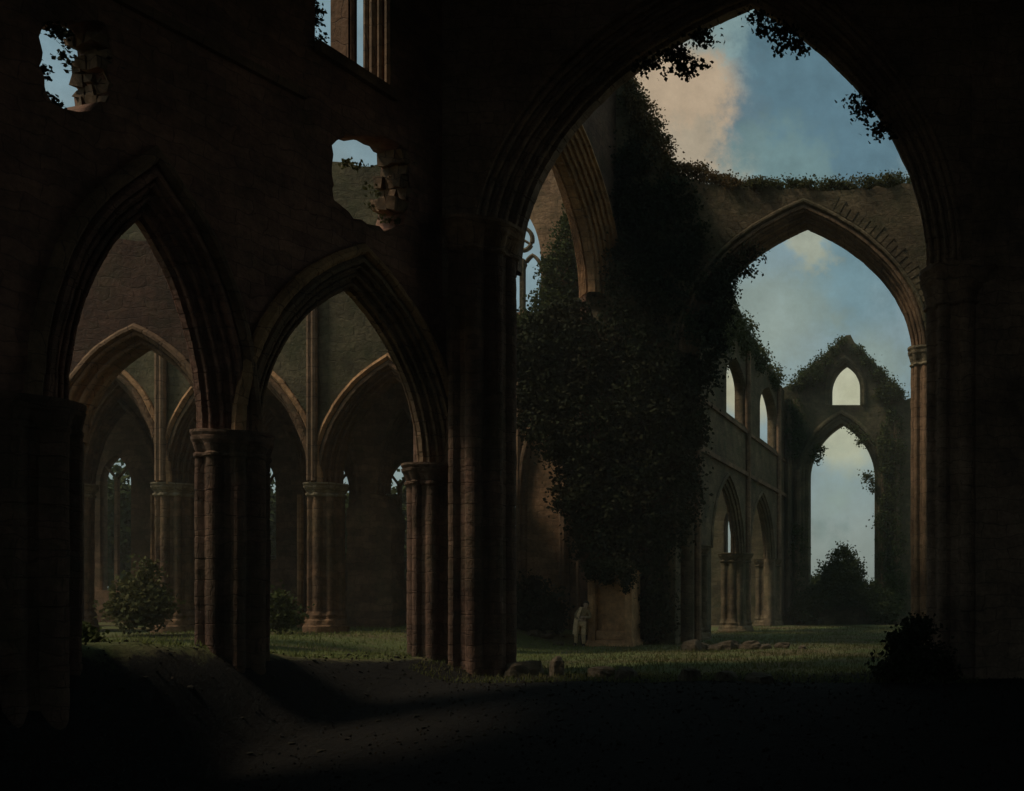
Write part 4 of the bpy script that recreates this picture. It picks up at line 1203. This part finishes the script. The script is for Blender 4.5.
grass('grass', 60000, lambda n: -13.0 + 13.5 * rng.random(n), lambda n: gy, .03, .17, M_grass, 'short rough grass on the crossing and nave floor')
gy2 = 19 + 21 * rng.random(40000) ** 1.2
gx2 = np.array([arcade_x(min(b, 27.5)) for b in gy2]) - .2 - 13 * rng.random(40000)
grass('grass', 40000, lambda n: gx2, lambda n: gy2, .03, .16, M_litgrass, 'short lit grass on the aisle floor behind the front arches')

# ------------------------------------------------------------------ litter and loose earth on the dark bank
def litter(name, n, fx, fy, size, mat, label):
    X = fx(n); Yl = fy(n)
    Z = np.array([ground_h(a, b) for a, b in zip(X, Yl)]) + .015
    o = leaves_mesh(name, np.stack([X, Yl, Z], 1), size, mat, up=0.0)
    return tag(o, label, 'litter', None, 'stuff')
litter('leaf_litter', 7000, lambda n: -15.5 + 18 * rng.random(n), lambda n: 9 + 18 * rng.random(n), .06, M_dead, 'fallen leaves and twigs scattered over the shade-darkened earth bank')

# ------------------------------------------------------------------ thin haze inside and round the ruin, added to lift the blacks
M_haze = bpy.data.materials.new("lifting_haze")
M_haze.use_nodes = True
_t = M_haze.node_tree
_t.nodes.remove(_t.nodes['Principled BSDF'])
_v = N(_t, 'ShaderNodeVolumePrincipled')
_v.inputs['Color'].default_value = (0.85, 0.80, 0.70, 1)
_v.inputs['Density'].default_value = 0.0014
L(_t, _v.outputs[0], _t.nodes['Material Output'].inputs['Volume'])
tag(mk('haze', *box(-430, 430, -430, 430, -5.5, 27.5), M_haze), 'thin haze added to lift the dark tones in the ruin', None, None, 'stuff')

# ------------------------------------------------------------------ loose rubble strewn over the dark bank
bm = bmesh.new()
bmesh.ops.create_icosphere(bm, subdivisions=1, radius=1.0)
tv = np.array([v.co[:] for v in bm.verts]); tf = np.array([[v.index for v in f.verts] for f in bm.faces]); bm.free()
n_ = 1500
rx_a = -15.2 + 17.5 * rng.random(n_); ry_a = 8.5 + 17.0 * rng.random(n_)
rs_a = .015 + .06 * rng.random(n_) ** 4
V = tv[None] * (1 + .25 * rng.normal(size=(n_, len(tv), 1))) * rs_a[:, None, None] * (0.7 + .6 * rng.random((n_, 1, 3))) * np.array([1.2, 1.0, .7])
rz_a = np.array([ground_h(a, b) for a, b in zip(rx_a, ry_a)])
V = V + np.stack([rx_a, ry_a, rz_a], 1)[:, None, :]
Fc = (tf[None] + (np.arange(n_) * len(tv))[:, None, None]).reshape(-1, 3)
me = bpy.data.meshes.new('rubble')
me.from_pydata(V.reshape(-1, 3).tolist(), [], Fc.tolist()); me.update()
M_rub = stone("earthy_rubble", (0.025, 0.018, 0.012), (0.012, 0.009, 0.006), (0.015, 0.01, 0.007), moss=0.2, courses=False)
tag(link_mesh('rubble', me, M_rub), 'small broken stones strewn over the shade-darkened earth bank', 'rubble', None, 'stuff')
